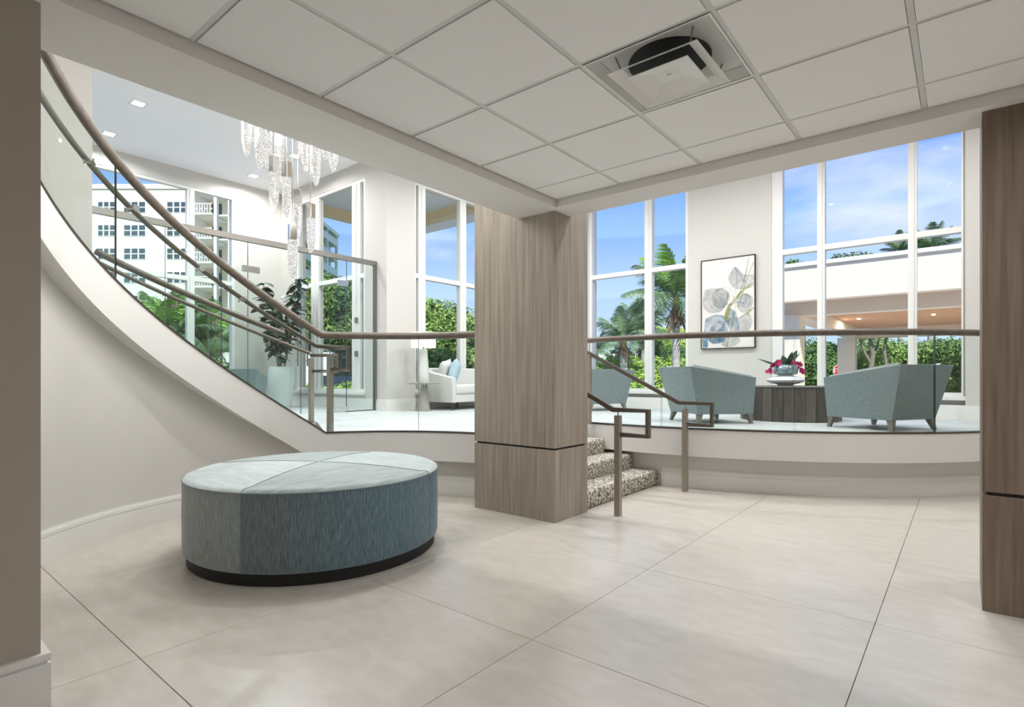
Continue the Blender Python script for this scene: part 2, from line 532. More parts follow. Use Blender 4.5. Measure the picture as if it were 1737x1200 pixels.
# --- windows
def window(name, axis, plane, a0, a1, mull, trans, fw=(0.05, 0.05), depth=0.10, handles=()):
    """axis 'x': window plane y=plane spans x a0..a1; axis 'y': plane x=plane spans y"""
    w_ = struct(name, ((a0 + a1) / 2, plane, SILL) if axis == 'x' else (plane, (a0 + a1) / 2, SILL))
    def bx(nm, p0, p1, z0, z1, m, d0=-depth / 2, d1=depth / 2, par=None):
        b = MB()
        if axis == 'x': b.box(p0, p1, plane + d0, plane + d1, z0, z1)
        else: b.box(plane + d0, plane + d1, p0, p1, z0, z1)
        return b.build(nm, m, par or w_, world=True)
    f = MB()
    def fbx(p0, p1, z0, z1, d=depth / 2):
        if axis == 'x': f.box(p0, p1, plane - d, plane + d, z0, z1)
        else: f.box(plane - d, plane + d, p0, p1, z0, z1)
    fbx(a0, a0 + fw[0], SILL, HEAD); fbx(a1 - fw[1], a1, SILL, HEAD)
    fbx(a0 + fw[0], a1 - fw[1], SILL, SILL + 0.05); fbx(a0 + fw[0], a1 - fw[1], HEAD - 0.05, HEAD)
    f.build('frame', M['trim'], w_, world=True)
    for (m0, m1) in mull:
        bx('mullion', m0, m1, SILL + 0.05, HEAD - 0.05, M['trim'])
        bx('glazing_bead', (m0 + m1) / 2 - 0.018, (m0 + m1) / 2 + 0.018, SILL + 0.05, HEAD - 0.05, M['trim'], -depth / 2 - 0.012, depth / 2 + 0.012)
    cells = [a0 + fw[0]] + [v for m_ in mull for v in m_] + [a1 - fw[1]]
    for k in range(0, len(cells), 2):
        bx('transom', cells[k], cells[k + 1], trans - 0.04, trans + 0.04, M['trim'])
        bx('pane', cells[k], cells[k + 1], SILL + 0.05, trans - 0.04, M['pane'], -0.004, 0.004)
        bx('pane', cells[k], cells[k + 1], trans + 0.04, HEAD - 0.05, M['pane'], -0.004, 0.004)
    # inside sill board
    b = MB()
    s_in = handles[0] if handles else -1
    if axis == 'x': b.box(a0 - 0.03, a1 + 0.03, plane - 0.12, plane + 0.0, SILL - 0.045, SILL + 0.004)
    else: b.box(plane - 0.0, plane + 0.12, a0 - 0.03, a1 + 0.03, SILL - 0.045, SILL + 0.004)
    b.build('sill', M['trim'], w_, world=True)
    return w_
window('window_1', 'y', X1 - 0.06, -0.4, 4.80, [(1.60, 1.72), (3.97, 4.09)], 2.99)
w2 = window('window_2', 'x', Y1 + 0.06, -10.15, -7.93, [(-9.64, -9.38), (-8.32, -8.08)], 2.97)
for z in (1.62, 2.20):
    b = MB().box(-8.165, -8.135, Y1 - 0.045, Y1 + 0.01, z - 0.05, z + 0.05)
    b.build('handle', M['steel'], w2, world=True)
window('window_3', 'y', XL - 0.06, 6.38, 9.1, [(6.49, 6.65), (7.53, 7.69), (8.55, 8.70)], 3.0)
window('window_4', 'x', YB + 0.02, -5.66, -3.68, [(-4.50, -4.36)], 3.155, depth=0.12)
window('window_5', 'x', YB + 0.02, -2.34, 0.0, [(-1.70, -1.60), (-0.59, -0.49)], 3.16, fw=(0.16, 0.02), depth=0.12)

# outer wall of the curved stair
ow = MB()
ow.arcband(C0, 3.37, 3.50, 191, 255, 0.0, HH, 30)
o = ow.build('wall_stair_outer', M['wall'], smooth=True); o['kind'] = 'structure'
ow = MB().arcband(C0, 3.32, 3.42, 151.8, 191, 0.5, lambda a: zs(a) - 0.02, 24)
o = ow.build('wall_stair_stringer', M['wall'], smooth=True); o['kind'] = 'structure'

# ================================================================== columns clad in oak
def column(label, x0, x1, y0, y1, top, wood):
    r = thing('clad_column', label, 'column', ((x0 + x1) / 2, (y0 + y1) / 2, 0))
    MB().box(x0, x1, y0, y1, 0, 0.604).build('base_cladding', wood, r, world=True, bevel=0.002, seg=1)
    MB().box(x0 + 0.02, x1 - 0.02, y0 + 0.02, y1 - 0.02, 0.604, 0.622).build('reveal', M['groove'], r, world=True)
    MB().box(x0, x1, y0, y1, 0.622, top).build('upper_cladding', wood, r, world=True, bevel=0.002, seg=1)
    return r
column('square grey oak column standing beside the carpeted steps', -3.545, -2.632, 3.78, 4.30, HH - 0.01, M['wood'])
column('brown oak column at the right edge of the lobby', 0.076, 0.98, 3.786, 4.34, HH - 0.01, M['wood_d'])

# ================================================================== curved staircase
def zr(a): return 1.767 + 0.02098 * (a - 159.2)
def zh(a): return 1.645 + 0.0203 * (a - 158.9)
AEND = 250
st = thing('curved_staircase', 'curved staircase with glass sides sweeping up the left of the lobby', 'staircase', (*pol(C0, 2.5, 160), PZ))
MB().arcband(C0, 1.80, 1.95, 151.8, AEND, lambda a: zs(a) - 0.337, lambda a: zs(a) - 0.006, 60).build('inner_stringer', M['beam'], st, world=True, smooth=True)
MB().arcband(C0, 1.793, 1.83, 151.8, AEND, lambda a: zs(a) - 0.006, lambda a: zs(a) + 0.010, 60).build('glass_shoe', M['shoe'], st, world=True, smooth=True)
MB().arcband(C0, 1.95, 3.32, 166, AEND, lambda a: zs(a) - 0.45, lambda a: zs(a) - 0.33, 40).build('soffit', M['wall'], st, world=True, smooth=True)
k = 1
while 160 + 7.6 * (k - 1) < AEND - 8:
    a0 = 160 + 7.6 * (k - 1)
    MB().arcband(C0, 1.951, 3.319, a0, a0 + 7.5, PZ + 0.165 * (k - 1) - 0.02, PZ + 0.165 * k, 4).build('tread', M['carpet'], st, world=True, bevel=0.012, seg=2)
    k += 1
def glass_arc(name, c, r0, r1, a0, a1, zb, zt, n, parent):
    b = MB().arcband(c, r0, r1, a0, a1, zb, zt, n)
    # the two end faces show the dark green cut edge
    for i in (len(b.f) - 1, len(b.f) - 2): b.m[i] = 1
    return b.build(name, [M['glass'], M['gedge']], parent, world=True, smooth=True)
for a0, a1 in ((151.9, 181.6), (181.8, 210.4), (210.6, AEND)):
    glass_arc('glass_panel', C0, 1.806, 1.818, a0, a1, lambda a: zs(a) + 0.010, lambda a: zr(a) - 0.02, 24, st)
def rail_path(rad, fz, a0, a1, n=50): return [pol(C0, rad, a, fz(a)) for a in np.linspace(a0, a1, n)]
m_ = MB(); m_.smooth = True
m_.tube(rail_path(1.812, zr, 153.2, AEND), 0.036, 14).build('top_rail', M['rail'], st, world=True)
# inner handrail with square return at its foot
foot = pol(C0, 1.885, 153.9, 1.512)
m_ = MB(); m_.smooth = True
m_.tube(rail_path(1.885, lambda a: zh(a) - 0.02, 154.2, AEND), 0.021, 12).build('handrail', M['rail2'], st, world=True)
def loop(parent, p, q, zt, zb, post, sec=0.036):
    """square return: from p level to q, down and back to the post"""
    m_ = MB()
    m_.tube([p, (q[0], q[1], zt), (q[0], q[1], zb), (post[0], post[1], zb)], 0.02, sq=(sec, sec), up=(0.3, 0.95, 0.05))
    return m_.build('rail_return', M['rail2'], parent, world=True)
def newel(parent, x, y, z0, z1, s_=0.052, pin=True, zpin=None):
    MB().box(-s_ / 2, s_ / 2, -s_ / 2, s_ / 2, 0, z1 - z0).build('newel_post', M['bronze'], parent, bevel=0.002, seg=1).location = Vector((x, y, z0)) - ORG[parent.name]
    if pin:
        MB().lathe([(0.006, 0), (0.006, (zpin or z1 + 0.05) - z1)], 8).build('pin', M['bronze'], parent).location = Vector((x, y, z1)) - ORG[parent.name]
pp = W(560, 5.68); loop(st, tuple(pol(C0, 1.885, 154.2, 1.53)), W(592, 5.62), 1.512, 1.296, pp)
newel(st, pp.x, pp.y, PZ, 1.458, zpin=1.50)
# standoff brackets (cap disc, spacer and arm)
for a in (216.4, 205.3, 187.2, 175.9):
    p0 = Vector(pol(C0, 1.790, a, zh(a) - 0.055)); p1 = Vector(pol(C0, 1.885, a, zh(a) - 0.055)); p2 = Vector(pol(C0, 1.885, a, zh(a) - 0.02))
    dr = (p1 - p0).normalized()
    m_ = MB(); m_.smooth = True
    m_.tube([p0, p0 + dr * 0.014], 0.026, 16).tube([p0 + dr * 0.014, p1], 0.011, 10).tube([p1 - Vector((0, 0, 0.02)), p2], 0.007, 8)
    m_.build('standoff', M['chrome'], st, world=True)
# outer balustrade
RO = 3.30
for a0, a1 in ((157.0, 172.5), (172.7, 190.5)):
    glass_arc('glass_panel', C0, RO - 0.006, RO + 0.006, a0, a1, lambda a: zs(a), lambda a: zs(a) + 0.92, 16, st)
m_ = MB(); m_.smooth = True
m_.tube([pol(C0, RO, a, zs(a) + 0.94) for a in np.linspace(158.4, 191, 30)], 0.034, 12).build('top_rail', M['rail2'], st, world=True)
m_ = MB(); m_.smooth = True
m_.tube([pol(C0, RO - 0.08, a, zs(a) + 0.815) for a in np.linspace(153.3, 191, 30)], 0.021, 12).build('handrail', M['rail2'], st, world=True)
q0 = pol(C0, RO - 0.08, 153.3, 1.487)
pf = W(528, 6.9)
loop(st, q0, W(571, 6.82), 1.487, 1.29, pf)
newel(st, pf.x, pf.y, PZ, 1.455, zpin=1.48)
for a in (189.0, 178.6, 171.5, 161.5):
    p0 = Vector(pol(C0, RO + 0.012, a, zs(a) + 0.74)); p1 = Vector(pol(C0, RO - 0.08, a, zs(a) + 0.74)); p2 = Vector(pol(C0, RO - 0.08, a, zs(a) + 0.80))
    dr = (p1 - p0).normalized()
    m_ = MB(); m_.smooth = True
    m_.tube([p0, p0 + dr * 0.012], 0.026, 14).tube([p0, p1], 0.011, 8).tube([p1, p2], 0.007, 8)
    m_.build('standoff', M['bronze'], st, world=True)

# level balustrade between the stair and the oak column
gb = thing('glass_balustrade', 'level glass balustrade with wooden rail left of the grey oak column', 'balustrade', (*pol(C0, 1.81, 122), PZ))
MB().arcband(C0, 1.793, 1.83, 97, 151.8, PZ - 0.006, PZ + 0.010, 24).build('glass_shoe', M['shoe'], gb, world=True, smooth=True)
for a0, a1 in ((98, 122.3), (122.5, 151.7)):
    glass_arc('glass_panel', C0, 1.806, 1.818, a0, a1, PZ + 0.010, 1.62, 14, gb)
m_ = MB(); m_.smooth = True
m_.tube([pol(C0, 1.812, a, 1.640) for a in np.linspace(98, 153.0, 24)] + [pol(C0, 1.812, 153.3, 1.642)], 0.036, 14).build('top_rail', M['rail'], gb, world=True)
# level balustrade of the lounge on the right
gb = thing('glass_balustrade', 'curved glass balustrade along the lounge edge right of the oak column', 'balustrade', (*pol(CR, 3.8, 290), PZ))
MB().arcband(CR, 3.77, 3.845, 261, 356, PZ - 0.006, PZ + 0.010, 50).build('glass_shoe', M['shoe'], gb, world=True, smooth=True)
def angR(x, y): return math.degrees(math.atan2(y - CR[1], x - CR[0])) % 360
cuts = [261.2, angR(-2.595, 5.795), angR(-1.304, 6.104), angR(-0.234, 6.949), 352]
for a0, a1 in zip(cuts[:-1], cuts[1:]):
    glass_arc('glass_panel', CR, 3.802, 3.814, a0 + 0.1, a1 - 0.1, PZ + 0.010, 1.65, 18, gb)
m_ = MB(); m_.smooth = True
m_.tube([pol(CR, 3.808, a, 1.668) for a in np.linspace(261, 352, 60)], 0.034, 14).build('top_rail', M['rail'], gb, world=True)

# ================================================================== carpeted steps and their handrails
cs = thing('carpeted_steps', 'four speckled carpet steps between the oak column and the lounge edge', 'steps', (-3.1, 5.1, 0))
for k in range(1, 5):
    x1 = -2.67 - 0.3 * (k - 1)
    ye = 5.895 if k < 3 else 5.742
    x0 = x1 - 0.3 - 0.02 if k < 4 else -3.9
    zb = 0.0 if k < 4 else 0.43
    MB().box(x0, x1, 4.302 if k < 4 else 4.31, ye, max(zb, 0.165 * (k - 1) - 0.02 if k > 1 else 0), 0.165 * k + (0.004 if k == 4 else 0)).build('step', M['carpet'], cs, world=True, bevel=0.028, seg=3, smooth=True)
for lab, y, x_a, z_a, x_b, z_b, zt in (('bronze stair handrail beside the grey oak column, nearer of the pair', 4.352, -2.40, 0.937, -3.5, 1.485, 0.93),
                                   ('bronze stair handrail at the lounge wall, farther of the pair', 5.715, -2.36, 0.947, -3.5, 1.515, 0.942)):
    dx = 0.06 if y > 5 else 0.0
    h = thing('stair_handrail', lab, 'handrail', (-2.353 + dx, y, 0))
    newel(h, -2.353 + dx, y, 0, 0.882, 0.052, zpin=0.915)
    m_ = MB()
    m_.tube([(x_b, y, z_b), (x_a, y, zt), (-2.068 + dx, y, zt), (-2.068 + dx, y, 0.714), (-2.335 + dx, y, 0.714)], 0.02, sq=(0.04, 0.036), up=(0, 1, 0))
    m_.build('rail', M['rail2'], h, world=True)
    if y > 5:   # upper support on the lounge floor
        newel(h, -3.48, y, PZ, 1.49, pin=False)
    else:
        MB().box(-3.40, -3.36, 4.30, 4.352, 1.38, 1.42).build('wall_bracket', M['bronze'], h, world=True)

# ================================================================== ceiling vent and lights
vx, vy = vent_at
v = thing('ceiling_vent', 'square white cone air diffuser set in the tiled ceiling', 'vent', (vx + G / 2, vy + G / 2, HC))
def sqring(b, s0, z0, s1, z1, t=0.003):
    """sloping square skirt from half-size s0 at z0 to s1 at z1, with thickness"""
    q = lambda s_, z: [(-s_, -s_, z), (s_, -s_, z), (s_, s_, z), (-s_, s_, z)]
    vs_ = q(s0, z0) + q(s1, z1) + q(s0 - t, z0 + t) + q(s1 - t, z1 + t)
    fs_ = []
    for k in range(4):
        k2 = (k + 1) % 4
        fs_ += [(k, k2, 4 + k2, 4 + k), (8 + k, 12 + k, 12 + k2, 8 + k2), (k, 8 + k, 8 + k2, k2), (4 + k, 4 + k2, 12 + k2, 12 + k)]
    b.add(vs_, fs_)
b = MB(); sqring(b, 0.299, -0.006, 0.288, -0.004); sqring(b, 0.288, -0.004, 0.262, 0.040, 0.003)
b.build('frame', M['white_metal'], v)
b = MB(); sqring(b, 0.214, -0.038, 0.206, -0.034); sqring(b, 0.206, -0.034, 0.160, -0.012)
b.build('louvre_cone', M['white_metal'], v)
b = MB()
q = lambda s_, z: [(-s_, -s_, z), (s_, -s_, z), (s_, s_, z), (-s_, s_, z)]
b.add(q(0.145, -0.050) + q(0.135, -0.046) + q(0.055, -0.022) + q(0.145, -0.047) + q(0.055, -0.018),
      [(0, 1, 5, 4), (1, 2, 6, 5), (2, 3, 7, 6), (3, 0, 4, 7), (4, 5, 9, 8), (5, 6, 10, 9), (6, 7, 11, 10), (7, 4, 8, 11), (8, 9, 10, 11),
       (12, 16, 17, 13), (13, 17, 18, 14), (14, 18, 19, 15), (15, 19, 16, 12), (16, 19, 18, 17), (0, 12, 13, 1), (1, 13, 14, 2), (2, 14, 15, 3), (3, 15, 12, 0)])
b.lathe([(0.012, -0.027), (0.012, -0.020)], 12)
b.build('centre_plate', M['white_metal'], v)
b = MB(); b.box(-0.275, 0.275, -0.275, 0.275, 0.045, 0.050); b.build('back_pan', M['tbar'], v)
b = MB(); b.smooth = True; b.lathe([(0.19, 0.044), (0.19, 0.0405)], 40); b.build('duct_shade_disc', M['black'], v)  # flat black disc standing in for the shade inside the open duct
for sx, sy in ((1, 1), (-1, 1), (1, -1), (-1, -1)):
    MB().tube([(sx * 0.185, sy * 0.185, 0.044), (sx * 0.165, sy * 0.165, -0.014)], 0.004, 6).build('hanger', M['steel'], v)

# recessed lights
lens_mats = {}
def downlight(x, y, z, label, power, size=0.10, group=None, warm=(0.98, 0.99, 1.0)):
    d = thing('recessed_light', label, 'ceiling light', (x, y, z), 0, group)
    b = MB(); sqring(b, size * 0.80, -0.003, size * 0.52, 0.004, 0.002)
    b.build('trim_ring', M['white_metal'], d)
    MB().box(-size * 0.52, size * 0.52, -size * 0.52, size * 0.52, -0.001, 0.003).build('lens', M['lamp_on'], d)
    ld = bpy.data.lights.new('downlight', 'AREA'); ld.shape = 'SQUARE'; ld.size = size; ld.energy = power; ld.color = warm; ld.spread = R(165)
    lo_ = bpy.data.objects.new('downlight', ld); COL.objects.link(lo_); lo_.parent = d; lo_.location = (0, 0, -0.012)
    return d
downlight(-1.084, 3.107, HC, 'lit square recessed light in the tiled ceiling beside the air vent', LOBBY_W * 0.55)
for i, (x, y) in enumerate([(0.75, 3.0), (0.75, 1.2), (0.75, -0.8), (2.6, 1.2), (2.6, 3.0), (2.6, -0.8), (0.75, -2.6)]):  # extra downlights out of view, added to light the lobby
    downlight(x, y, HC, 'unseen recessed light added to the tiled ceiling to brighten the lobby', LOBBY_W, group='added lobby ceiling lights out of view')
for x, y, lab in ((-8.67, 2.59, 'recessed light high over the curved stair, nearest of the four'), (-10.1, 2.63, 'recessed light above the tall left window, seen past the stair rail'),
                  (-10.15, 4.87, 'recessed light in the far left corner of the high ceiling'), (-8.69, 4.87, 'recessed light behind the crystal chandelier on the high ceiling')):
    downlight(x, y, HH, lab, LOUNGE_W * 0.95, 0.12)
for x, y in [(-5.9, 4.6), (-4.2, 5.0), (-6.2, 7.2), (-4.2, 7.2), (-2.2, 5.3), (-2.2, 7.4), (-0.2, 5.3), (-0.2, 7.4), (2.2, 6.4), (-4.2, 3.4)]:  # more unseen downlights, added above the beams to light the lounge
    downlight(x, y, HH, 'unseen recessed light added to the high lounge ceiling above the beams', LOUNGE_W, 0.12, group='added lounge ceiling lights out of view')
#@@PART2
# ================================================================== ottoman
M['velvet_a'] = mat('velvet_grey_green', (126, 136, 136), 0.8, spec=0.15, rgb2=(166, 176, 174), scale=(95, 95, 8.0), nscale=2.0, detail=10, lo=0.32, hi=0.66, sheen=0.5, bump=0.12)
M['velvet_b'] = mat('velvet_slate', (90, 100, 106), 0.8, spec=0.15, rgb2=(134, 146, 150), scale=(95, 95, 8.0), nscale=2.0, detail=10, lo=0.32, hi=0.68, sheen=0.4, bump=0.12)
M['velvet_c'] = mat('velvet_blue', (66, 90, 108), 0.8, spec=0.15, rgb2=(108, 136, 152), scale=(95, 95, 8.0), nscale=2.0, detail=10, lo=0.32, hi=0.68, sheen=0.4, bump=0.12)
def nap_sheen(m, rgb, x0, x1, amt):
    """velvet nap sheen put into the colour: blends the base towards another hue along the panel"""
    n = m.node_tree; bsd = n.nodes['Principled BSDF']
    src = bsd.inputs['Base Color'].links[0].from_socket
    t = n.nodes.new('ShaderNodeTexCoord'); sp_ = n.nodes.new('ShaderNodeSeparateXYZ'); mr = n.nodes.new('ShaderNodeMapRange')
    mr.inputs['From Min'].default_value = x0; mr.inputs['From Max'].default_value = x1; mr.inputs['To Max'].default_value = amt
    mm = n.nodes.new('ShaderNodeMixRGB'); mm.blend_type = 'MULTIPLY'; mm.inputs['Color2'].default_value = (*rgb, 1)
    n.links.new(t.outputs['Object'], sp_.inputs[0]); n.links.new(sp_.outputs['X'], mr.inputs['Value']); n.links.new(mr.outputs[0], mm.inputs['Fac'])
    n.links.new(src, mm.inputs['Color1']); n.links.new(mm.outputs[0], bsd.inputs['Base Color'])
nap_sheen(M['velvet_b'], (0.74, 1.0, 1.15), 0.55, 0.95, 1.0)  # blue sheen of the nap painted into the slate velvet
M['velvet_top'] = mat('velvet_pale_top', (176, 188, 188), 0.85, spec=0.1, rgb2=(196, 206, 206), scale=(3, 14, 3), nscale=2.0, detail=7, sheen=0.5)  # overhead light and nap sheen put into the colour of the top panels
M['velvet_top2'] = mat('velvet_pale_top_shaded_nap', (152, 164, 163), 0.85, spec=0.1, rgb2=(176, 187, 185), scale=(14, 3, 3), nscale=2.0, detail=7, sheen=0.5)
M['piping'] = mat('seam_piping', (128, 140, 142), 0.8)
ot = thing('round_ottoman', 'large round velvet ottoman with four pieced panels on a black plinth', 'ottoman', (-3.652, 2.232, 0))
pl = MB(); pl.smooth = True
pl.lathe([(0.832, 0.0), (0.838, 0.004), (0.838, 0.078)], 72).build('plinth', M['black'], ot)
RB = 0.862
seams = [-61.0, 26.0, 117.0, 206.0]
def top_z(r):     # domed top
    t = r / (RB - 0.03)
    return 0.600 - 0.042 * t ** 2.4
for k in range(4):
    a0, a1 = seams[k], seams[(k + 1) % 4]
    if a1 < a0: a1 += 360
    n = 24
    prof = [(RB - 0.016, 0.074), (RB - 0.004, 0.082), (RB, 0.10), (RB + 0.002, 0.30), (RB, 0.525), (RB - 0.003, 0.545)]
    b = MB(); b.smooth = True
    vs_, fs_ = [], []
    for i in range(n + 1):
        a = R(a0 + (a1 - a0) * i / n)
        for r_, z_ in prof: vs_.append((r_ * math.cos(a), r_ * math.sin(a), z_))
    m_ = len(prof)
    for i in range(n):
        for j in range(m_ - 1): fs_.append((i * m_ + j, (i + 1) * m_ + j, (i + 1) * m_ + j + 1, i * m_ + j + 1))
    b.add(vs_, fs_)
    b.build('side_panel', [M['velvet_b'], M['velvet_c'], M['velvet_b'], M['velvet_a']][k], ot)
    b = MB(); b.smooth = True
    vs_, fs_ = [(0, 0, 0.600)], []
    rp = [0.15, 0.35, 0.55, 0.70, 0.79, RB - 0.035, RB - 0.014, RB - 0.003]
    zp = [top_z(r) for r in rp[:5]] + [0.566, 0.558, 0.545]
    for i in range(n + 1):
        a = R(a0 + (a1 - a0) * i / n)
        for r_, z_ in zip(rp, zp): vs_.append((r_ * math.cos(a), r_ * math.sin(a), z_))
    m_ = len(rp)
    for i in range(n):
        fs_.append((0, 1 + i * m_, 1 + (i + 1) * m_))
        for j in range(m_ - 1): fs_.append((1 + i * m_ + j, 1 + (i + 1) * m_ + j, 1 + (i + 1) * m_ + j + 1, 1 + i * m_ + j + 1))
    b.add(vs_, fs_)
    b.build('top_panel', [M['velvet_top2'], M['velvet_top'], M['velvet_top2'], M['velvet_top']][k], ot)
    ca, sa = math.cos(R(a0)), math.sin(R(a0))
    b = MB(); b.smooth = True
    path = [(0.01 * ca, 0.01 * sa, 0.600)] + [(r_ * ca, r_ * sa, z_ + 0.001) for r_, z_ in zip(rp, zp)] + [((r_ + 0.001) * ca, (r_ + 0.001) * sa, z_) for r_, z_ in reversed(prof[:-1])]
    b.tube(path, 0.0028, 6); b.build('seam', M['piping'], ot)
b = MB(); b.smooth = True
b.tube([((RB - 0.001) * math.cos(a), (RB - 0.001) * math.sin(a), 0.545) for a in np.linspace(0, 2 * PI, 97)], 0.004, 6)
b.build('piping', M['piping'], ot)

# ================================================================== armchairs
M['teal'] = mat('teal_linen', (118, 131, 133), 0.85, spec=0.15, rgb2=(144, 155, 156), scale=(30, 30, 60), nscale=2.2, detail=5, sheen=0.2, bump=0.1)
M['linen'] = mat('pale_linen', (214, 216, 212), 0.85, spec=0.15, sheen=0.2)
M['offwhite'] = mat('white_boucle', (216, 214, 210), 0.9, spec=0.1, rgb2=(226, 224, 221), scale=(1, 1, 1), nscale=70, bump=0.15)
M['legw'] = mat('washed_oak_leg', (120, 114, 104), 0.5)
M['dark_leg'] = mat('dark_walnut_leg', (52, 44, 38), 0.4)
def hexpanel(b, lo4, hi4): b.hexa(lo4 + hi4)
def make_chair(label):
    t = thing('club_chair', label, 'armchair', (0, 0, 0), 0, 'teal club chairs in the lounge')
    zb, zt, zf = 0.115, 0.685, 0.555
    th = 0.075
    # outline corners (local: facing +Y)
    BLb, BRb, FRb, FLb = (-0.34, -0.35), (0.34, -0.35), (0.385, 0.35), (-0.385, 0.35)
    BLt, BRt, FRt, FLt = (-0.41, -0.49), (0.41, -0.49), (0.415, 0.37), (-0.415, 0.37)
    ins = lambda p, dx, dy: (p[0] + dx, p[1] + dy)
    P3 = lambda p, z: (p[0], p[1], z)
    b = MB()   # back
    b.hexa([P3(BLb, zb), P3(BRb, zb), P3(ins(BRb, -th, th), zb), P3(ins(BLb, th, th), zb),
            P3(BLt, zt), P3(BRt, zt), P3(ins(BRt, -th, th), zt), P3(ins(BLt, th, th), zt)])
    b.build('back', M['teal'], t, bevel=0.006, seg=2)
    for sgn in (-1, 1):
        Bb, Fb, Bt, Ft = (BRb, FRb, BRt, FRt) if sgn > 0 else (BLb, FLb, BLt, FLt)
        b = MB()
        b.hexa([P3(Bb, zb), P3(Fb, zb), P3(ins(Fb, -sgn * th, 0), zb), P3(ins(Bb, -sgn * th, th), zb),
                P3(Bt, zt), P3(Ft, zf), P3(ins(Ft, -sgn * th, 0), zf), P3(ins(Bt, -sgn * th, th), zt)])
        b.build('arm', M['teal'], t, bevel=0.006, seg=2)
        # pale inner lining of the arm
        b = MB(); e = 0.02
        b.hexa([P3(ins(Bb, -sgn * th, th), 0.3), P3(ins(Fb, -sgn * th, -0.01), 0.3), P3(ins(Fb, -sgn * (th + e), -0.01), 0.3), P3(ins(Bb, -sgn * (th + e), th), 0.3),
                P3(ins(Bt, -sgn * th, th), zt + 0.022), P3(ins(Ft, -sgn * th, -0.01), zf + 0.022), P3(ins(Ft, -sgn * (th + e), -0.01), zf + 0.022), P3(ins(Bt, -sgn * (th + e), th), zt + 0.022)])
        b.build('arm_lining', M['linen'], t)
    b = MB(); e = 0.05
    b.hexa([P3(ins(BLb, th, th), 0.3), P3(ins(BRb, -th, th), 0.3), P3(ins(BRb, -th, th + e), 0.3), P3(ins(BLb, th, th + e), 0.3),
            P3(ins(BLt, th, th), zt - 0.01), P3(ins(BRt, -th, th), zt - 0.01), P3(ins(BRt, -th, th + e), zt - 0.02), P3(ins(BLt, th, th + e), zt - 0.02)])
    b.build('back_cushion', M['linen'], t, bevel=0.012, seg=2, smooth=True)
    MB().box(-0.30, 0.30, -0.29, 0.345, zb + 0.01, 0.30).build('seat_base', M['teal'], t, bevel=0.008)
    MB().box(-0.292, 0.292, -0.27, 0.36, 0.301, 0.44).build('seat_cushion', M['linen'], t, bevel=0.03, seg=3, smooth=True)
    for x, y, ox, oy in ((-0.30, -0.31, -0.03, -0.035), (0.30, -0.31, 0.03, -0.035), (0.345, 0.31, 0.02, 0.025), (-0.345, 0.31, -0.02, 0.025)):
        b = MB(); s0, s1 = 0.016, 0.032
        b.hexa([(x + ox - s0, y + oy - s0, 0), (x + ox + s0, y + oy - s0, 0), (x + ox + s0, y + oy + s0, 0), (x + ox - s0, y + oy + s0, 0),
                (x - s1, y - s1, zb + 0.012), (x + s1, y - s1, zb + 0.012), (x + s1, y + s1, zb + 0.012), (x - s1, y + s1, zb + 0.012)])
        b.build('leg', M['legw'], t)
    return t
def face(dx, dy): return math.atan2(-dx, dy)      # rotation that turns +Y to (dx, dy)
ch = make_chair('teal club chair left of the dark drum table, seen from behind')
ch.location = (-2.47, 6.93, PZ); ch.rotation_euler = (0, 0, face(0.63, 0.78))
dup(ch, (-0.70, 7.24, PZ), face(-0.875, 0.485), 'teal club chair right of the dark drum table, nearest the right column', 'teal club chairs in the lounge')
dup(ch, (-4.83, 8.22, PZ), face(-0.86, 0.5), 'teal club chair half hidden by the grey oak column, under the palm window', 'teal club chairs in the lounge')
dup(ch, (-9.25, 4.15, PZ), face(-0.80, 0.60), 'teal club chair behind the stair glass, beside the white planter', 'teal club chairs in the lounge')

# ================================================================== drum table, vases, orchid
M['plank_a'] = mat('smoked_oak', (74, 68, 62), 0.5, rgb2=(92, 86, 79), scale=(20, 20, 2), nscale=2, detail=6, rand=1)
M['plank_b'] = mat('smoked_oak_light', (92, 86, 79), 0.5, rgb2=(110, 103, 96), scale=(20, 20, 2), nscale=2, detail=6, rand=1)
TC = Vector((-1.78, 7.97, PZ))
dt = thing('drum_table', 'dark smoked oak drum coffee table between the teal chairs', 'coffee table', TC)
NP_ = 30
for k in range(NP_):
    a0, a1 = 2 * PI * k / NP_, 2 * PI * (k + 0.96) / NP_
    r_ = 0.60 - (0.006 if k % 3 == 1 else 0.0)
    poly = [((r_ - 0.03) * math.cos(a0), (r_ - 0.03) * math.sin(a0)), (r_ * math.cos(a0), r_ * math.sin(a0)), ((r_ - 0.010) * math.cos((a0 + a1) / 2) , (r_ - 0.010) * math.sin((a0 + a1) / 2)),
            (r_ * math.cos(a1), r_ * math.sin(a1)), ((r_ - 0.03) * math.cos(a1), (r_ - 0.03) * math.sin(a1))]
    MB().prism(poly, 0.0, 0.425).build('stave', M['plank_b'] if k % 4 == 1 else M['plank_a'], dt)
b = MB(); b.smooth = True; b.lathe([(0.572, 0.01), (0.572, 0.424)], 40); b.build('core', M['plank_a'], dt)
b = MB(); b.smooth = True; b.lathe([(0.60, 0.4255), (0.604, 0.430), (0.604, 0.436), (0.60, 0.440)], 60); b.build('tabletop', M['plank_b'], dt)
zt_ = PZ + 0.440
M['porch'] = mat('porch_tan_stucco', (244, 222, 182), 0.85, spec=0.1)
M['porcelain'] = mat('white_porcelain', (226, 228, 232), 0.12, spec=0.6, coat=0.5)
M['mercury'] = mat('silver_lustre_glaze', (138, 158, 166), 0.18, metal=0.55, spec=0.6)
def ell(rx, rz, z0, n=12): return [(max(0.001, rx * math.sin(PI * i / n)), z0 - rz * math.cos(PI * i / n)) for i in range(n + 1)]
vb = thing('pebble_vase', 'low white porcelain vase shaped like a pebble on the drum table', 'vase', (-1.84, 8.02, zt_))
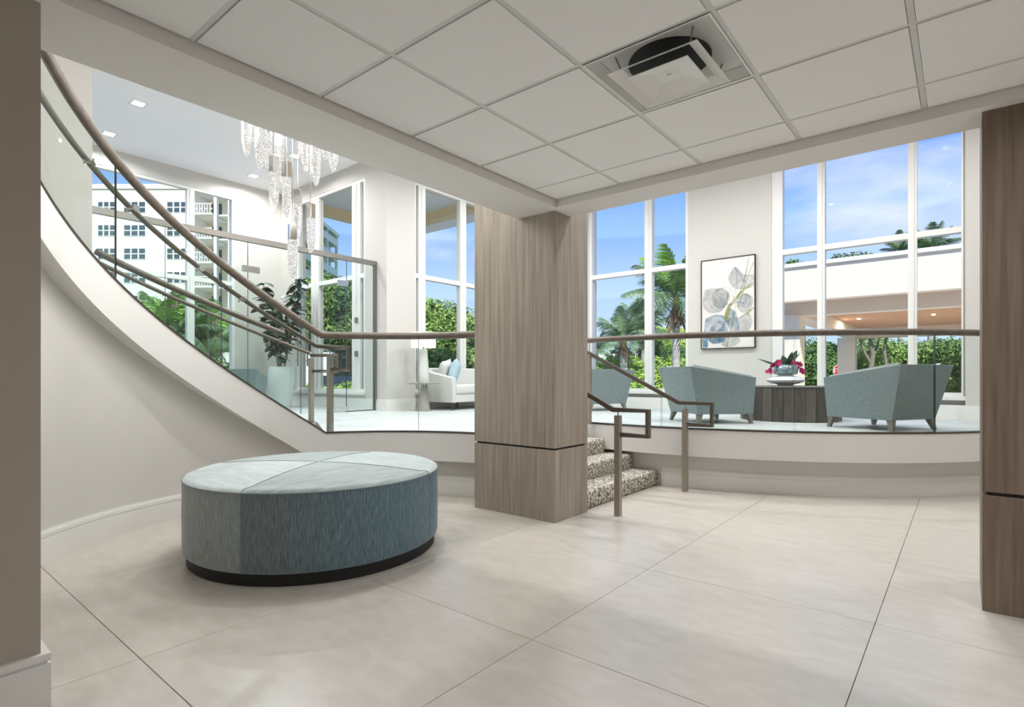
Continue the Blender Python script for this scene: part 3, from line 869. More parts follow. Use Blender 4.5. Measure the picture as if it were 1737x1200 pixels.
b = MB(); b.smooth = True; b.lathe([(0.085, 0), (0.095, 0.012)] + [(max(0.09, p), z) for p, z in ell(0.235, 0.062, 0.078, 14)[2:13]] + [(0.10, 0.142)], 40); b.build('body', M['porcelain'], vb)
b = MB(); b.smooth = True; b.lathe([(0.086, 0.139), (0.086, 0.146)], 30); b.build('mouth', M['porcelain'], vb)
vm = thing('lustre_bowl', 'silver blue lustre bowl stacked on the white pebble vase', 'bowl', (-1.84, 8.02, zt_ + 0.147))
b = MB(); b.smooth = True; b.lathe([(0.10, 0), (0.145, 0.012), (0.152, 0.05), (0.148, 0.095), (0.130, 0.125), (0.095, 0.138), (0.088, 0.132), (0.084, 0.10)], 40); b.build('body', M['mercury'], vm)
M['orchid'] = mat('magenta_petal', (176, 24, 88), 0.5, rgb2=(214, 60, 128), scale=(20, 20, 20), nscale=2)
M['orchid_c'] = mat('orchid_lip', (120, 8, 60), 0.5)
M['stem'] = mat('green_stem', (74, 92, 52), 0.6)
M['leafd'] = mat('dark_glossy_leaf', (38, 58, 44), 0.35, rgb2=(70, 96, 74), scale=(10, 10, 10), nscale=2)
oc = thing('orchid', 'magenta orchid sprays with dark leaves growing from the silver bowl', 'orchid', (-1.84, 8.02, zt_ + 0.25))
fm = MB()
for k in range(5):
    a = 2 * PI * k / 5
    ca, sa = math.cos(a), math.sin(a)
    q = [(0.004, -0.007), (0.022, -0.020), (0.040, -0.014), (0.046, 0), (0.040, 0.014), (0.022, 0.020), (0.004, 0.007)]
    fm.add([(x * ca - y * sa, x * sa + y * ca, 0.006 + 0.12 * x) for x, y in q], [tuple(range(7))], 0)
fm.add([(0, 0, 0.022), (0.012, 0.008, 0.01), (-0.012, 0.008, 0.01), (0, -0.014, 0.01), (0, 0, 0.0)], [(0, 1, 2), (0, 2, 3), (0, 3, 1), (4, 2, 1), (4, 3, 2), (4, 1, 3)], 1)
flower0 = None
lat = Vector((CS, SN, 0)); dep = Vector((-SN, CS, 0))
rng = random.Random(3)
for side, (ex, ez, dip) in enumerate(((-0.24, -0.04, 0.10), (0.21, -0.04, 0.11))):
    pts = []
    for i in range(13):
        t = i / 12
        pts.append(lat * (ex * t) + dep * (-0.05 * t) + Vector((0, 0, dip * math.sin(PI * min(1, t * 1.05)) + ez * t - 0.02)))
    m_ = MB(); m_.smooth = True; m_.tube(pts, 0.004, 6); m_.build('stem', M['stem'], oc)
    for i in range(4, 13):
        for s_ in range(2):
            sc = rng.uniform(0.62, 0.8); p = pts[i] + Vector((rng.uniform(-.03, .03), rng.uniform(-.03, .03), rng.uniform(-.03, .015)))
            rot = (R(90 + rng.uniform(-30, 30)), R(rng.uniform(-25, 25)), YAW + R(rng.uniform(-45, 45)))
            if flower0 is None:
                flower0 = fm.build('flower', [M['orchid'], M['orchid_c']], oc); flower0.location = p; flower0.rotation_euler = rot; flower0.scale = (sc, sc, sc)
            else: share('flower', flower0.data, oc, p, rot, (sc, sc, sc))
def leaf_blade(b, base, tip, wid, sag=0.0, up=Vector((0, 0, 1)), n=6):
    """long leaf blade with a folded midrib and thickness-free but curved surface"""
    base, tip = Vector(base), Vector(tip); ax = tip - base; sd = ax.cross(up).normalized()
    vs_ = []
    for i in range(n + 1):
        t = i / n
        c = base + ax * t - up * (sag * t * t)
        wv = wid * math.sin(PI * (0.08 + 0.92 * t)) ** 0.8 * 0.5 if i < n else 0.001
        vs_ += [c - sd * wv + up * wv * 0.3, c, c + sd * wv + up * wv * 0.3]
    fs_ = []
    for i in range(n):
        for j in range(2): fs_.append((i * 3 + j, i * 3 + j + 1, (i + 1) * 3 + j + 1, (i + 1) * 3 + j))
    b.add(vs_, fs_)
for tip, wd in ((lat * -0.03 + Vector((0, 0, 0.16)), 0.11), (lat * 0.17 + Vector((0, 0, 0.23)), 0.09), (lat * 0.26 + dep * 0.1 + Vector((0, 0, 0.2)), 0.03), (lat * -0.30 + dep * 0.15 + Vector((0, 0, 0.12)), 0.03), (dep * -0.2 + Vector((0, 0, 0.2)), 0.08)):
    b = MB(); b.smooth = True; leaf_blade(b, (0, 0, -0.02), tip, wd, 0.02, up=(-dep)); b.build('leaf', M['leafd'], oc)

# ================================================================== sofa, cushions, side table, lamp
so = thing('tub_sofa', 'white curved tub sofa by the left lounge window', 'sofa', (-6.95, 7.30, PZ), R(-90))
# local: facing +Y, width along X; local -X end is the near arm ... rotated so that it faces +X world
b = MB(); b.smooth = True
def tub(b, wx, dy, th, zb, zt_back, zt_front, n=40, zin=None):
    """U-shaped shell: back along -Y, arms towards +Y, rounded corners"""
    pts = []
    rr = 0.30
    hx, hy = wx / 2, dy / 2
    path = [(-hx, hy), (-hx, -hy + rr)]
    for i in range(1, 9):
        a = PI + (PI / 2) * i / 8
        path.append((-hx + rr + rr * math.cos(a), -hy + rr + rr * math.sin(a)))
    path.append((0, -hy))
    for i in range(0, 9):
        a = 1.5 * PI + (PI / 2) * i / 8
        path.append((hx - rr + rr * math.cos(a), -hy + rr + rr * math.sin(a)))
    path.append((hx, hy))
    P2 = [Vector((x, y)) for x, y in path]
    vs_ = []
    for i, p in enumerate(P2):
        t = (P2[min(i + 1, len(P2) - 1)] - P2[max(i - 1, 0)]).normalized()
        nrm = Vector((-t.y, t.x))      # towards the inside
        f_ = (p.y + hy) / (2 * hy)
        zt2 = zt_back + (zt_front - zt_back) * (f_ ** 0.8)
        q = p + nrm * th
        k = 0.94
        vs_ += [(p.x * k, p.y * k, zb), (p.x, p.y, zt2 - 0.015), (p.x + nrm.x * 0.02, p.y + nrm.y * 0.02, zt2), (q.x - nrm.x * .02, q.y - nrm.y * .02, zt2), (q.x, q.y, zt2 - 0.015), (q.x, q.y, zb)]
    fs_ = []
    for i in range(len(P2) - 1):
        for j in range(6):
            j2 = (j + 1) % 6
            fs_.append((i * 6 + j, i * 6 + j2, (i + 1) * 6 + j2, (i + 1) * 6 + j))
    fs_.append((5, 4, 3, 2, 1, 0)); e = (len(P2) - 1) * 6; fs_.append(tuple(e + j for j in range(6)))
    b.add(vs_, fs_)
tub(b, 1.75, 0.82, 0.10, 0.13, 0.72, 0.55)
b.build('shell', M['offwhite'], so)
MB().box(-0.76, 0.76, -0.34, 0.36, 0.13, 0.27).build('seat_base', M['offwhite'], so, bevel=0.015)
for x0, x1 in ((-0.755, -0.003), (0.003, 0.755)):
    MB().box(x0, x1, -0.29, 0.39, 0.272, 0.43).build('seat_cushion', M['offwhite'], so, bevel=0.04, seg=4, smooth=True)
for x in (-0.78, 0.0, 0.78):
    for y in (-0.33, 0.33):
        b = MB(); b.lathe([(0.012, 0), (0.022, 0.13)], 10, (x, y, 0)); b.build('leg', M['dark_leg'], so)
def pillow(name, label, m, loc, rot, s_=0.42, grp=None):
    b = MB(); b.smooth = True
    n = 12; vs_, fs_ = [], []
    for sd in (1, -1):
        for i in range(n + 1):
            for j in range(n + 1):
                x, y = 2 * i / n - 1, 2 * j / n - 1
                pinch = 1 - 0.10 * (x * x * (1 - y * y) + y * y * (1 - x * x))
                z = 0.085 * ((1 - x ** 4) * (1 - y ** 4)) ** 0.6
                vs_.append((x * s_ / 2 * pinch, sd * z, y * s_ / 2 * pinch))
    m2 = (n + 1) ** 2
    for sd in range(2):
        for i in range(n):
            for j in range(n):
                q = [sd * m2 + i * (n + 1) + j, sd * m2 + (i + 1) * (n + 1) + j, sd * m2 + (i + 1) * (n + 1) + j + 1, sd * m2 + i * (n + 1) + j + 1]
                fs_.append(tuple(q if sd else reversed(q)))
    b.add(vs_, fs_)
    o = b.build(name, m, None)
    bm = bmesh.new(); bm.from_mesh(o.data); bmesh.ops.remove_doubles(bm, verts=bm.verts, dist=1e-5); bm.to_mesh(o.data); bm.free()
    o.location = loc; o.rotation_euler = rot
    tag(o, label, 'cushion')
    return o
M['cush_w'] = mat('white_cushion', (222, 222, 220), 0.9)
M['cush_b'] = mat('pale_blue_cushion', (168, 192, 208), 0.85, rgb2=(186, 206, 218), scale=(8, 8, 8), nscale=3)
pillow('cushion', 'white throw cushion leaning in the sofa corner behind the blue one', M['cush_w'], (-7.10, 6.80, PZ + 0.66), (R(-14), R(8), R(-62)))
pillow('cushion', 'pale blue throw cushion on the white sofa', M['cush_b'], (-6.93, 6.88, PZ + 0.655), (R(-16), R(-14), R(-50)), 0.40)
M['marble'] = mat('grey_stone', (150, 146, 140), 0.4, rgb2=(172, 168, 162), scale=(8, 8, 2), nscale=2)
STp = Vector((-6.86, 6.10, PZ))
stb = thing('side_table', 'round grey pedestal side table with a cone base beside the white sofa', 'side table', STp)
b = MB(); b.smooth = True; b.lathe([(0.105, 0), (0.105, 0.01), (0.035, 0.44)], 32); b.build('pedestal', M['marble'], stb)
b = MB(); b.smooth = True; b.lathe([(0.235, 0.44), (0.265, 0.455), (0.268, 0.468), (0.262, 0.474)], 48); b.build('tabletop', M['marble'], stb)
M['shade'] = mat('white_lamp_shade', (240, 236, 226), 0.8, emit=(1.0, 0.93, 0.82), estr=0.25)
M['ceramic'] = mat('white_ceramic', (224, 222, 218), 0.3)
lp = thing('table_lamp', 'tall white table lamp with a drum shade on the grey side table', 'lamp', STp + Vector((-0.04, 0.03, 0.474)))
b = MB(); b.smooth = True; b.lathe([(0.092, 0), (0.095, 0.006), (0.088, 0.16), (0.062, 0.54), (0.03, 0.548)], 32); b.build('base', M['ceramic'], lp)
b = MB(); b.smooth = True; b.lathe([(0.012, 0.548), (0.012, 0.80)], 10); b.lathe([(0.014, 0.80), (0.018, 0.815), (0.0, 0.835)], 10); b.build('stem', M['steel'], lp)
b = MB(); b.smooth = True; b.lathe([(0.205, 0.568), (0.20, 0.822), (0.195, 0.822), (0.20, 0.568)], 40, cap=False); b.build('lamp_shade', M['shade'], lp)

# ================================================================== painting
M['canvas'] = mat('canvas_ground', (226, 218, 212), 0.8, rgb2=(232, 226, 220), scale=(2, 2, 2), nscale=2)
def wash(name, rgb, alpha, sc=5.0):
    m = bpy.data.materials.new(name); m.use_nodes = True; n = m.node_tree
    bsd = n.nodes['Principled BSDF']; bsd.inputs['Base Color'].default_value = (*lin(rgb), 1); bsd.inputs['Roughness'].default_value = 0.8
    t = n.nodes.new('ShaderNodeTexCoord'); z = n.nodes.new('ShaderNodeTexNoise'); z.inputs['Scale'].default_value = sc; z.inputs['Detail'].default_value = 6; z.inputs['Distortion'].default_value = 1.2
    mr = n.nodes.new('ShaderNodeMapRange'); mr.inputs['From Min'].default_value = 0.3; mr.inputs['From Max'].default_value = 0.7
    mr.inputs['To Min'].default_value = alpha * 0.25; mr.inputs['To Max'].default_value = alpha
    n.links.new(t.outputs['Object'], z.inputs['Vector']); n.links.new(z.outputs['Fac'], mr.inputs['Value']); n.links.new(mr.outputs[0], bsd.inputs['Alpha'])
    return m
PX0, PX1, PZ0, PZ1, PY = -3.424, -2.578, 1.70, 3.17, YB - 0.06
pa = thing('painting', 'tall abstract painting of grey, blue and olive veils in a thin black frame', 'painting', ((PX0 + PX1) / 2, PY, (PZ0 + PZ1) / 2))
W_, H_ = PX1 - PX0, PZ1 - PZ0
fr = MB()
fr.box(-W_ / 2 - 0.012, -W_ / 2, -0.05, -0.002, -H_ / 2 - 0.012, H_ / 2 + 0.012).box(W_ / 2, W_ / 2 + 0.012, -0.05, -0.002, -H_ / 2 - 0.012, H_ / 2 + 0.012)
fr.box(-W_ / 2, W_ / 2, -0.05, -0.002, -H_ / 2 - 0.012, -H_ / 2).box(-W_ / 2, W_ / 2, -0.05, -0.002, H_ / 2, H_ / 2 + 0.012)
fr.build('frame', M['black'], pa)
MB().box(-W_ / 2, W_ / 2, -0.038, -0.003, -H_ / 2, H_ / 2).build('canvas', M['canvas'], pa)
def pt(a, b_, k): return (-W_ / 2 + a * W_, -0.0384 - 0.00025 * k, H_ / 2 - b_ * H_)
M['w_grey'] = wash('veil_grey', (140, 154, 158), 0.5)
M['w_blue'] = wash('veil_blue', (84, 134, 166), 0.75)
M['w_blue2'] = wash('veil_blue_dark', (70, 112, 148), 0.45)
M['w_olive'] = wash('veil_olive', (164, 166, 70), 0.75)
M['w_line'] = wash('veil_line', (110, 126, 130), 0.6)
layer = [0]
def clip(p): return (min(max(p[0], 0.005), 0.995), min(max(p[1], 0.004), 0.996))
def blob(pts, m):
    layer[0] += 1; b = MB(); b.add([pt(*clip(p), layer[0]) for p in pts], [tuple(range(len(pts)))]); b.build('veil', m, pa)
def curve_pts(ctrl, n=24):
    c = [Vector(p) for p in ctrl]; o = []
    for i in range(n + 1):
        t = i / n * (len(c) - 1); k = min(int(t), len(c) - 2); f_ = t - k
        p0, p1, p2, p3 = c[max(k - 1, 0)], c[k], c[k + 1], c[min(k + 2, len(c) - 1)]
        o.append(0.5 * ((2 * p1) + (p2 - p0) * f_ + (2 * p0 - 5 * p1 + 4 * p2 - p3) * f_ * f_ + (3 * p1 - p0 - 3 * p2 + p3) * f_ ** 3))
    return o
def stroke(ctrl, wd, m, wd2=None):
    layer[0] += 1; b = MB(); c = curve_pts(ctrl); vs_ = []
    for i, p in enumerate(c):
        t = (c[min(i + 1, len(c) - 1)] - c[max(i - 1, 0)]).normalized(); nrm = Vector((-t.y, t.x * 0.58))
        w0 = wd + ((wd2 if wd2 is not None else wd) - wd) * i / (len(c) - 1)
        for s_ in (-1, 1):
            q = clip(p + nrm * w0 * s_); vs_.append(pt(q[0], q[1], layer[0]))
    b.add(vs_, [(2 * i, 2 * i + 1, 2 * i + 3, 2 * i + 2) for i in range(len(c) - 1)]); b.build('stroke', m, pa)
def closed(ctrl, m): blob([tuple(p) for p in curve_pts(ctrl + [ctrl[0]], 40)[:-1]], m)
closed([(0.06, 0.33), (0.22, 0.32), (0.46, 0.34), (0.52, 0.45), (0.40, 0.58), (0.16, 0.60), (0.02, 0.50)], M['w_grey'])
closed([(0.22, 0.36), (0.40, 0.33), (0.55, 0.42), (0.46, 0.54), (0.30, 0.55), (0.20, 0.46)], M['w_grey'])
closed([(0.56, 0.16), (0.66, 0.10), (0.80, 0.20), (0.98, 0.22), (0.98, 0.34), (0.78, 0.36), (0.62, 0.34), (0.52, 0.24)], M['w_grey'])
closed([(0.68, 0.45), (0.84, 0.41), (0.97, 0.47), (0.92, 0.60), (0.78, 0.62), (0.68, 0.55)], M['w_grey'])
closed([(0.07, 0.66), (0.30, 0.62), (0.52, 0.68), (0.50, 0.82), (0.46, 0.92), (0.22, 0.95), (0.05, 0.84)], M['w_blue'])
closed([(0.20, 0.72), (0.40, 0.70), (0.48, 0.82), (0.40, 0.92), (0.18, 0.93), (0.14, 0.82)], M['w_blue2'])
closed([(0.54, 0.55), (0.66, 0.62), (0.72, 0.80), (0.62, 0.88), (0.50, 0.74), (0.46, 0.62)], M['w_blue'])
closed([(0.40, 0.86), (0.62, 0.86), (0.74, 0.93), (0.58, 0.99), (0.40, 0.97)], M['w_grey'])
closed([(0.02, 0.84), (0.10, 0.88), (0.12, 0.98), (0.02, 0.99)], M['w_blue'])
closed([(0.70, 0.68), (0.88, 0.62), (0.96, 0.74), (0.84, 0.86), (0.72, 0.82)], M['w_grey'])
stroke([(0.98, 0.31), (0.80, 0.37), (0.62, 0.48), (0.52, 0.56), (0.48, 0.66), (0.52, 0.70)], 0.018, M['w_olive'], 0.045)
stroke([(0.98, 0.57), (0.88, 0.63), (0.74, 0.67), (0.68, 0.68)], 0.014, M['w_olive'])
stroke([(0.62, 0.62), (0.60, 0.74), (0.54, 0.86), (0.48, 0.99)], 0.016, M['w_olive'])
stroke([(0.90, 0.02), (0.84, 0.20), (0.76, 0.36), (0.66, 0.50)], 0.010, M['w_line'])
stroke([(0.98, 0.08), (0.86, 0.26), (0.78, 0.42), (0.70, 0.56)], 0.006, M['w_olive'])
stroke([(0.26, 0.36), (0.50, 0.32), (0.62, 0.44), (0.66, 0.60), (0.72, 0.80)], 0.005, M['w_line'])
stroke([(0.12, 0.46), (0.24, 0.56), (0.38, 0.58), (0.48, 0.46), (0.54, 0.36)], 0.005, M['w_line'])
stroke([(0.58, 0.18), (0.64, 0.11), (0.68, 0.22), (0.66, 0.36), (0.60, 0.46)], 0.006, M['w_line'])
stroke([(0.64, 0.12), (0.74, 0.20), (0.84, 0.30)], 0.006, M['w_line'])
stroke([(0.22, 0.74), (0.42, 0.74)], 0.010, M['w_blue2'])
stroke([(0.46, 0.50), (0.54, 0.52), (0.66, 0.50), (0.78, 0.51), (0.80, 0.53)], 0.012, M['w_blue2'])
stroke([(0.12, 0.90), (0.26, 0.94), (0.42, 0.90), (0.50, 0.84)], 0.006, M['w_blue2'])
stroke([(0.70, 0.50), (0.80, 0.42), (0.92, 0.46), (0.88, 0.56), (0.76, 0.54)], 0.006, M['w_line'])

# ================================================================== glass partition of the vestibule
PXP = -7.62
gp = thing('glass_partition', 'frameless glass wall with a steel header behind the stair', 'partition', (PXP, 4.0, PZ))
MB().box(PXP - 0.03, PXP + 0.03, 1.0, Y1, 3.075, 3.15).build('header', M['steel'], gp, world=True)
MB().box(PXP - 0.025, PXP + 0.025, Y1 - 0.045, Y1, PZ, 3.075).build('jamb', M['steel'], gp, world=True)
MB().box(PXP - 0.02, PXP + 0.02, 5.13, Y1 - 0.045, PZ, PZ + 0.02).build('floor_channel', M['steel'], gp, world=True)
def pglass(nm, y0, y1, z0, z1):
    b = MB().box(PXP - 0.006, PXP + 0.006, y0, y1, z0, z1)
    for i in (2, 4): b.m[i] = 1
    return b.build(nm, [M['glass'], M['gedge']], gp, world=True)
pglass('fixed_pane', 1.0, 2.56, PZ, 3.075); pglass('fixed_pane', 2.565, 3.575, PZ, 3.075); pglass('fixed_pane', 5.15, Y1 - 0.045, PZ + 0.02, 3.075)
pglass('transom_pane', 3.58, 5.145, 2.715, 3.075)
for y0, y1 in ((3.582, 4.36), (4.366, 5.143)):
    leaf_ = pglass('door_leaf', y0, y1, PZ + 0.01, 2.705)
    y = 4.29 if y0 < 4 else 4.44
    b = MB(); b.smooth = True; b.tube([(PXP + 0.05, y, PZ + 0.72), (PXP + 0.05, y, PZ + 1.22)], 0.013, 10); b.tube([(PXP - 0.012, y, PZ + 0.80), (PXP + 0.05, y, PZ + 0.80)], 0.008, 8); b.tube([(PXP - 0.012, y, PZ + 1.14), (PXP + 0.05, y, PZ + 1.14)], 0.008, 8)
    b.build('pull_handle', M['steel'], leaf_, world=True)
for y0, y1, z0, z1 in ((3.50, 3.74, 2.66, 2.75), (4.99, 5.17, 2.66, 2.75), (4.93, 5.17, PZ + 0.005, PZ + 0.09), (3.56, 3.75, PZ + 0.005, PZ + 0.09)):
    MB().box(PXP - 0.016, PXP + 0.016, y0, y1, z0, z1).build('patch_fitting', M['chrome'], gp, world=True, bevel=0.003, seg=1)

# ================================================================== plant in the white pot
M['pot'] = mat('white_planter', (226, 228, 226), 0.4)
M['soil'] = mat('potting_soil', (50, 42, 36), 0.9)
M['bark'] = mat('pale_bark', (150, 138, 120), 0.8, rgb2=(176, 166, 150), scale=(20, 20, 4), nscale=2)
M['fig'] = mat('fig_leaf', (40, 66, 50), 0.35, rgb2=(66, 92, 76), scale=(6, 6, 6), nscale=2, rand=1)
PB = Vector((-9.60, 5.12, PZ))
pt_ = thing('potted_fig', 'tall dark leaved fig tree in a white tapered pot in the vestibule corner', 'plant', PB)
b = MB(); b.smooth = True
b.lathe([(0.150, 0), (0.156, 0.01), (0.200, 0.25), (0.226, 0.50), (0.222, 0.68), (0.210, 0.745), (0.190, 0.745), (0.188, 0.70)], 40); b.build('pot', M['pot'], pt_)
b = MB(); b.smooth = True; b.lathe([(0.189, 0.69), (0.189, 0.705)], 30); b.build('soil', M['soil'], pt_)
rng = random.Random(11)
lf = MB(); lf.smooth = True
prof = [(0.0, 0.004), (0.03, 0.045), (0.09, 0.058), (0.15, 0.066), (0.20, 0.05), (0.235, 0.0)]
vs_ = []
for x, wv in prof: vs_ += [(x, -wv, 0.25 * wv - 1.1 * x * x), (x, 0, -1.1 * x * x), (x, wv, 0.25 * wv - 1.1 * x * x)]
lf.add(vs_, [(i * 3 + j, (i + 1) * 3 + j, (i + 1) * 3 + j + 1, i * 3 + j + 1) for i in range(5) for j in range(2)])
leaf0 = None
for s_ in range(5):
    a = 2 * PI * s_ / 5 + 0.4
    sp = 0.26 + 0.10 * rng.random()
    H = [1.62, 1.45, 1.25, 1.55, 1.05][s_]
    path = [(0.05 * math.cos(a), 0.05 * math.sin(a), 0.70)]
    for i in range(1, 7):
        t = i / 6
        path.append((math.cos(a) * (0.05 + sp * t) + rng.uniform(-.02, .02), math.sin(a) * (0.05 + sp * t) + rng.uniform(-.02, .02), 0.70 + H * t))
    m_ = MB(); m_.smooth = True; m_.tube(path, [0.016 - 0.0018 * i for i in range(7)], 8); m_.build('stem', M['bark'], pt_)
    for i in range(42):
        t = 0.22 + 0.80 * (i + rng.random()) / 42
        k = min(int(t * 6), 5); f_ = t * 6 - k
        p = Vector(path[k]).lerp(Vector(path[k + 1]), min(f_, 1.0))
        rot = (R(rng.uniform(-25, 25)), R(rng.uniform(-35, 40)), rng.uniform(0, 2 * PI))
        sc = rng.uniform(0.75, 1.2)
        if leaf0 is None:
            leaf0 = lf.build('leaf', M['fig'], pt_); leaf0.location = p; leaf0.rotation_euler = rot
        else: share('leaf', leaf0.data, pt_, p, rot, (sc, sc, sc))

# ================================================================== chandelier
def crystal_mat():
    m = bpy.data.materials.new('seeded_crystal'); m.use_nodes = True; n = m.node_tree; n.nodes.clear()
    o = n.nodes.new('ShaderNodeOutputMaterial')
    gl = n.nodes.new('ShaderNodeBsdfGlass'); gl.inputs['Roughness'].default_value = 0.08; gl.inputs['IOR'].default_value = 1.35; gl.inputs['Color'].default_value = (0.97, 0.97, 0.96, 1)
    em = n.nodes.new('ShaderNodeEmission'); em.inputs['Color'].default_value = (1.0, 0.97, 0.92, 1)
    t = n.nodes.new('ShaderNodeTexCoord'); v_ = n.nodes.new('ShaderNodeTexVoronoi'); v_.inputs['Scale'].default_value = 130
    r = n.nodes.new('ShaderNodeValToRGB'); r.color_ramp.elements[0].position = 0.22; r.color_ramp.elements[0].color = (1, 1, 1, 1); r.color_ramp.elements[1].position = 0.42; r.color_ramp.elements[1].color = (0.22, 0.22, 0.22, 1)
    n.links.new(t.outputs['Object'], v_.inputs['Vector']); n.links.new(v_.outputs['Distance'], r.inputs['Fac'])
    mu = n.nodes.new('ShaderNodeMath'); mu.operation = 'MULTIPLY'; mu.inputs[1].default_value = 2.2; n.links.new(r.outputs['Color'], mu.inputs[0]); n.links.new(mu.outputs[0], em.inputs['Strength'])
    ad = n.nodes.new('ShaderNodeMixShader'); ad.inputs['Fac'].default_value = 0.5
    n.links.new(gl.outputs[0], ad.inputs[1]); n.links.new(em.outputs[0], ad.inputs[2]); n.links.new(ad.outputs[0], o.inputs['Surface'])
    return m
M['crystal'] = crystal_mat()
CDC = Vector((-3.97, 2.15, 0))
cd = thing('crystal_chandelier', 'cascading chandelier of seeded crystal shards hung above the round ottoman', 'chandelier', (CDC.x, CDC.y, HH))
b = MB(); b.smooth = True; b.lathe([(0.42, -0.05), (0.42, 0.0)], 48); b.build('canopy', M['chrome'], cd)
shards = [(419, 265, 0.30, 4.05), (431, 242, 0.30, 4.3), (441, 287, 0.30, 3.95), (454, 286, 0.30, 4.15), (472.5, 312, 0.28, 4.3), (465, 362, 0.30, 4.1), (486, 369, 0.30, 4.2), (505, 405, 0.27, 4.45),
          (527, 429, 0.28, 4.5), (496, 472, 0.29, 4.25), (519, 291, 0.30, 4.1), (510, 270, 0.30, 4.4), (536, 315, 0.29, 4.2), (552, 272, 0.30, 4.45), (565, 292, 0.30, 4.3), (478, 262, 0.3, 4.5), (545, 250, 0.3, 4.1), (428, 225, 0.3, 4.4)]
rng = random.Random(5)
for (u, vtip, ln, d) in shards:
    tip = W(u, d, EYE + (HY - vtip) * d / FPX)
    n = 7
    b = MB()
    vs_, prof = [], [(0.010, 0.0), (0.022, 0.03), (0.033, 0.09), (0.036, 0.17), (0.036, ln)]
    ph = rng.random()
    rings = []
    for r_, z in prof:
        for k in range(n):
            a = 2 * PI * (k + ph) / n
            jit = 1 + 0.10 * math.sin(k * 2.3 + u)
            vs_.append((r_ * jit * math.cos(a), r_ * jit * math.sin(a), z))
    fs_ = [(i * n + k, i * n + (k + 1) % n, (i + 1) * n + (k + 1) % n, (i + 1) * n + k) for i in range(len(prof) - 1) for k in range(n)]
    fs_ += [tuple(reversed(range(n))), tuple(range((len(prof) - 1) * n, len(prof) * n))]
    b.add(vs_, fs_)
    base = tip - ORG[cd.name]
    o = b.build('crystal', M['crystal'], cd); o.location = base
    ca = MB().box(-0.027, 0.027, -0.027, 0.027, ln + 0.001, ln + 0.125).build('cap', M['chrome'], cd, bevel=0.003, seg=1); ca.location = base; ca.rotation_euler = (0, 0, rng.uniform(0, 1.5))
    wz = -base.z - 0.05
    wr_ = MB().lathe([(0.003, ln + 0.125), (0.003, wz)], 6).build('cord', M['steel'], cd); wr_.location = base
ld = bpy.data.lights.new('chandelier', 'POINT'); ld.energy = 13; ld.shadow_soft_size = 0.45; ld.color = (1, .97, .92)
lo_ = bpy.data.objects.new('chandelier_light', ld); COL.objects.link(lo_); lo_.parent = cd; lo_.location = (0, 0, -2.45)
ld2 = bpy.data.lights.new('ceiling_fill', 'POINT'); ld2.energy = 85; ld2.shadow_soft_size = 0.35; ld2.color = (1, .98, .95)  # hidden point light added to brighten the high ceiling and upper walls
lo_ = bpy.data.objects.new('ceiling_fill_light', ld2); COL.objects.link(lo_); lo_.parent = cd; lo_.location = (0, 0, -1.75)
#@@PART3
# ================================================================== outdoors
GZ = -0.30
M['grass'] = mat('lawn', (86, 112, 52), 0.9, spec=0.1, rgb2=(116, 140, 70), scale=(1, 1, 1), nscale=1.5, detail=8)
M['asphalt'] = mat('driveway', (206, 202, 194), 0.9, spec=0.1, rgb2=(220, 216, 208), scale=(1, 1, 1), nscale=3)
M['leaf_dark'] = mat('foliage_dark', (56, 86, 42), 0.6, spec=0.25, rgb2=(122, 154, 84), scale=(1, 1, 1), nscale=2.2, detail=5)
M['leaf_mid'] = mat('foliage_mid', (92, 124, 58), 0.6, spec=0.25, rgb2=(162, 188, 104), scale=(1, 1, 1), nscale=2.2, detail=5)
M['leaf_light'] = mat('foliage_light', (138, 170, 66), 0.55, spec=0.25, rgb2=(198, 220, 112), scale=(1, 1, 1), nscale=2.2, detail=5)
M['palm_leaf'] = mat('palm_frond', (70, 98, 66), 0.5, spec=0.3, rgb2=(134, 158, 116), scale=(1, 1, 1), nscale=1.6, detail=4)
M['palm_new'] = mat('palm_frond_new', (96, 140, 46), 0.5, spec=0.3, rgb2=(140, 180, 80), scale=(1, 1, 1), nscale=1.6)
M['trunk'] = mat('grey_trunk', (120, 108, 94), 0.9, spec=0.1, rgb2=(152, 142, 128), scale=(4, 4, 10), nscale=2)
M['palm_trunk'] = mat('palm_trunk', (168, 164, 156), 0.85, spec=0.1, rgb2=(196, 192, 184), scale=(1, 1, 9), nscale=2)
M['crown'] = mat('palm_crownshaft', (128, 138, 70), 0.5, rgb2=(150, 112, 62), scale=(3, 3, 1), nscale=2)
M['dead'] = mat('dry_palm_skirt', (112, 98, 76), 0.9)
M['stucco'] = mat('white_stucco', (238, 236, 230), 0.85, spec=0.1)
M['beige'] = mat('beige_stucco', (230, 222, 206), 0.85, spec=0.1)
M['soffit'] = mat('canopy_soffit_tan', (226, 190, 160), 0.8, spec=0.1)
M['win_dark'] = mat('dark_window', (72, 86, 92), 0.15, spec=0.6)
g = MB().box(-160, 120, -90, 190, GZ - 0.3, GZ).build('ground', M['grass']); g['kind'] = 'structure'
dv = MB().box(-30, 40, 9.7, 30, GZ, GZ + 0.02).build('driveway', M['asphalt']); dv['kind'] = 'structure'  # pale strip before the canopy extended unseen to bounce sunlight under it
tp = MB().box(-19.0, -11.1, -10, 6, GZ, GZ + 0.02).build('bounce_terrace', M['asphalt']); tp['kind'] = 'structure'  # unseen pale paving added to bounce sunlight up through the left windows

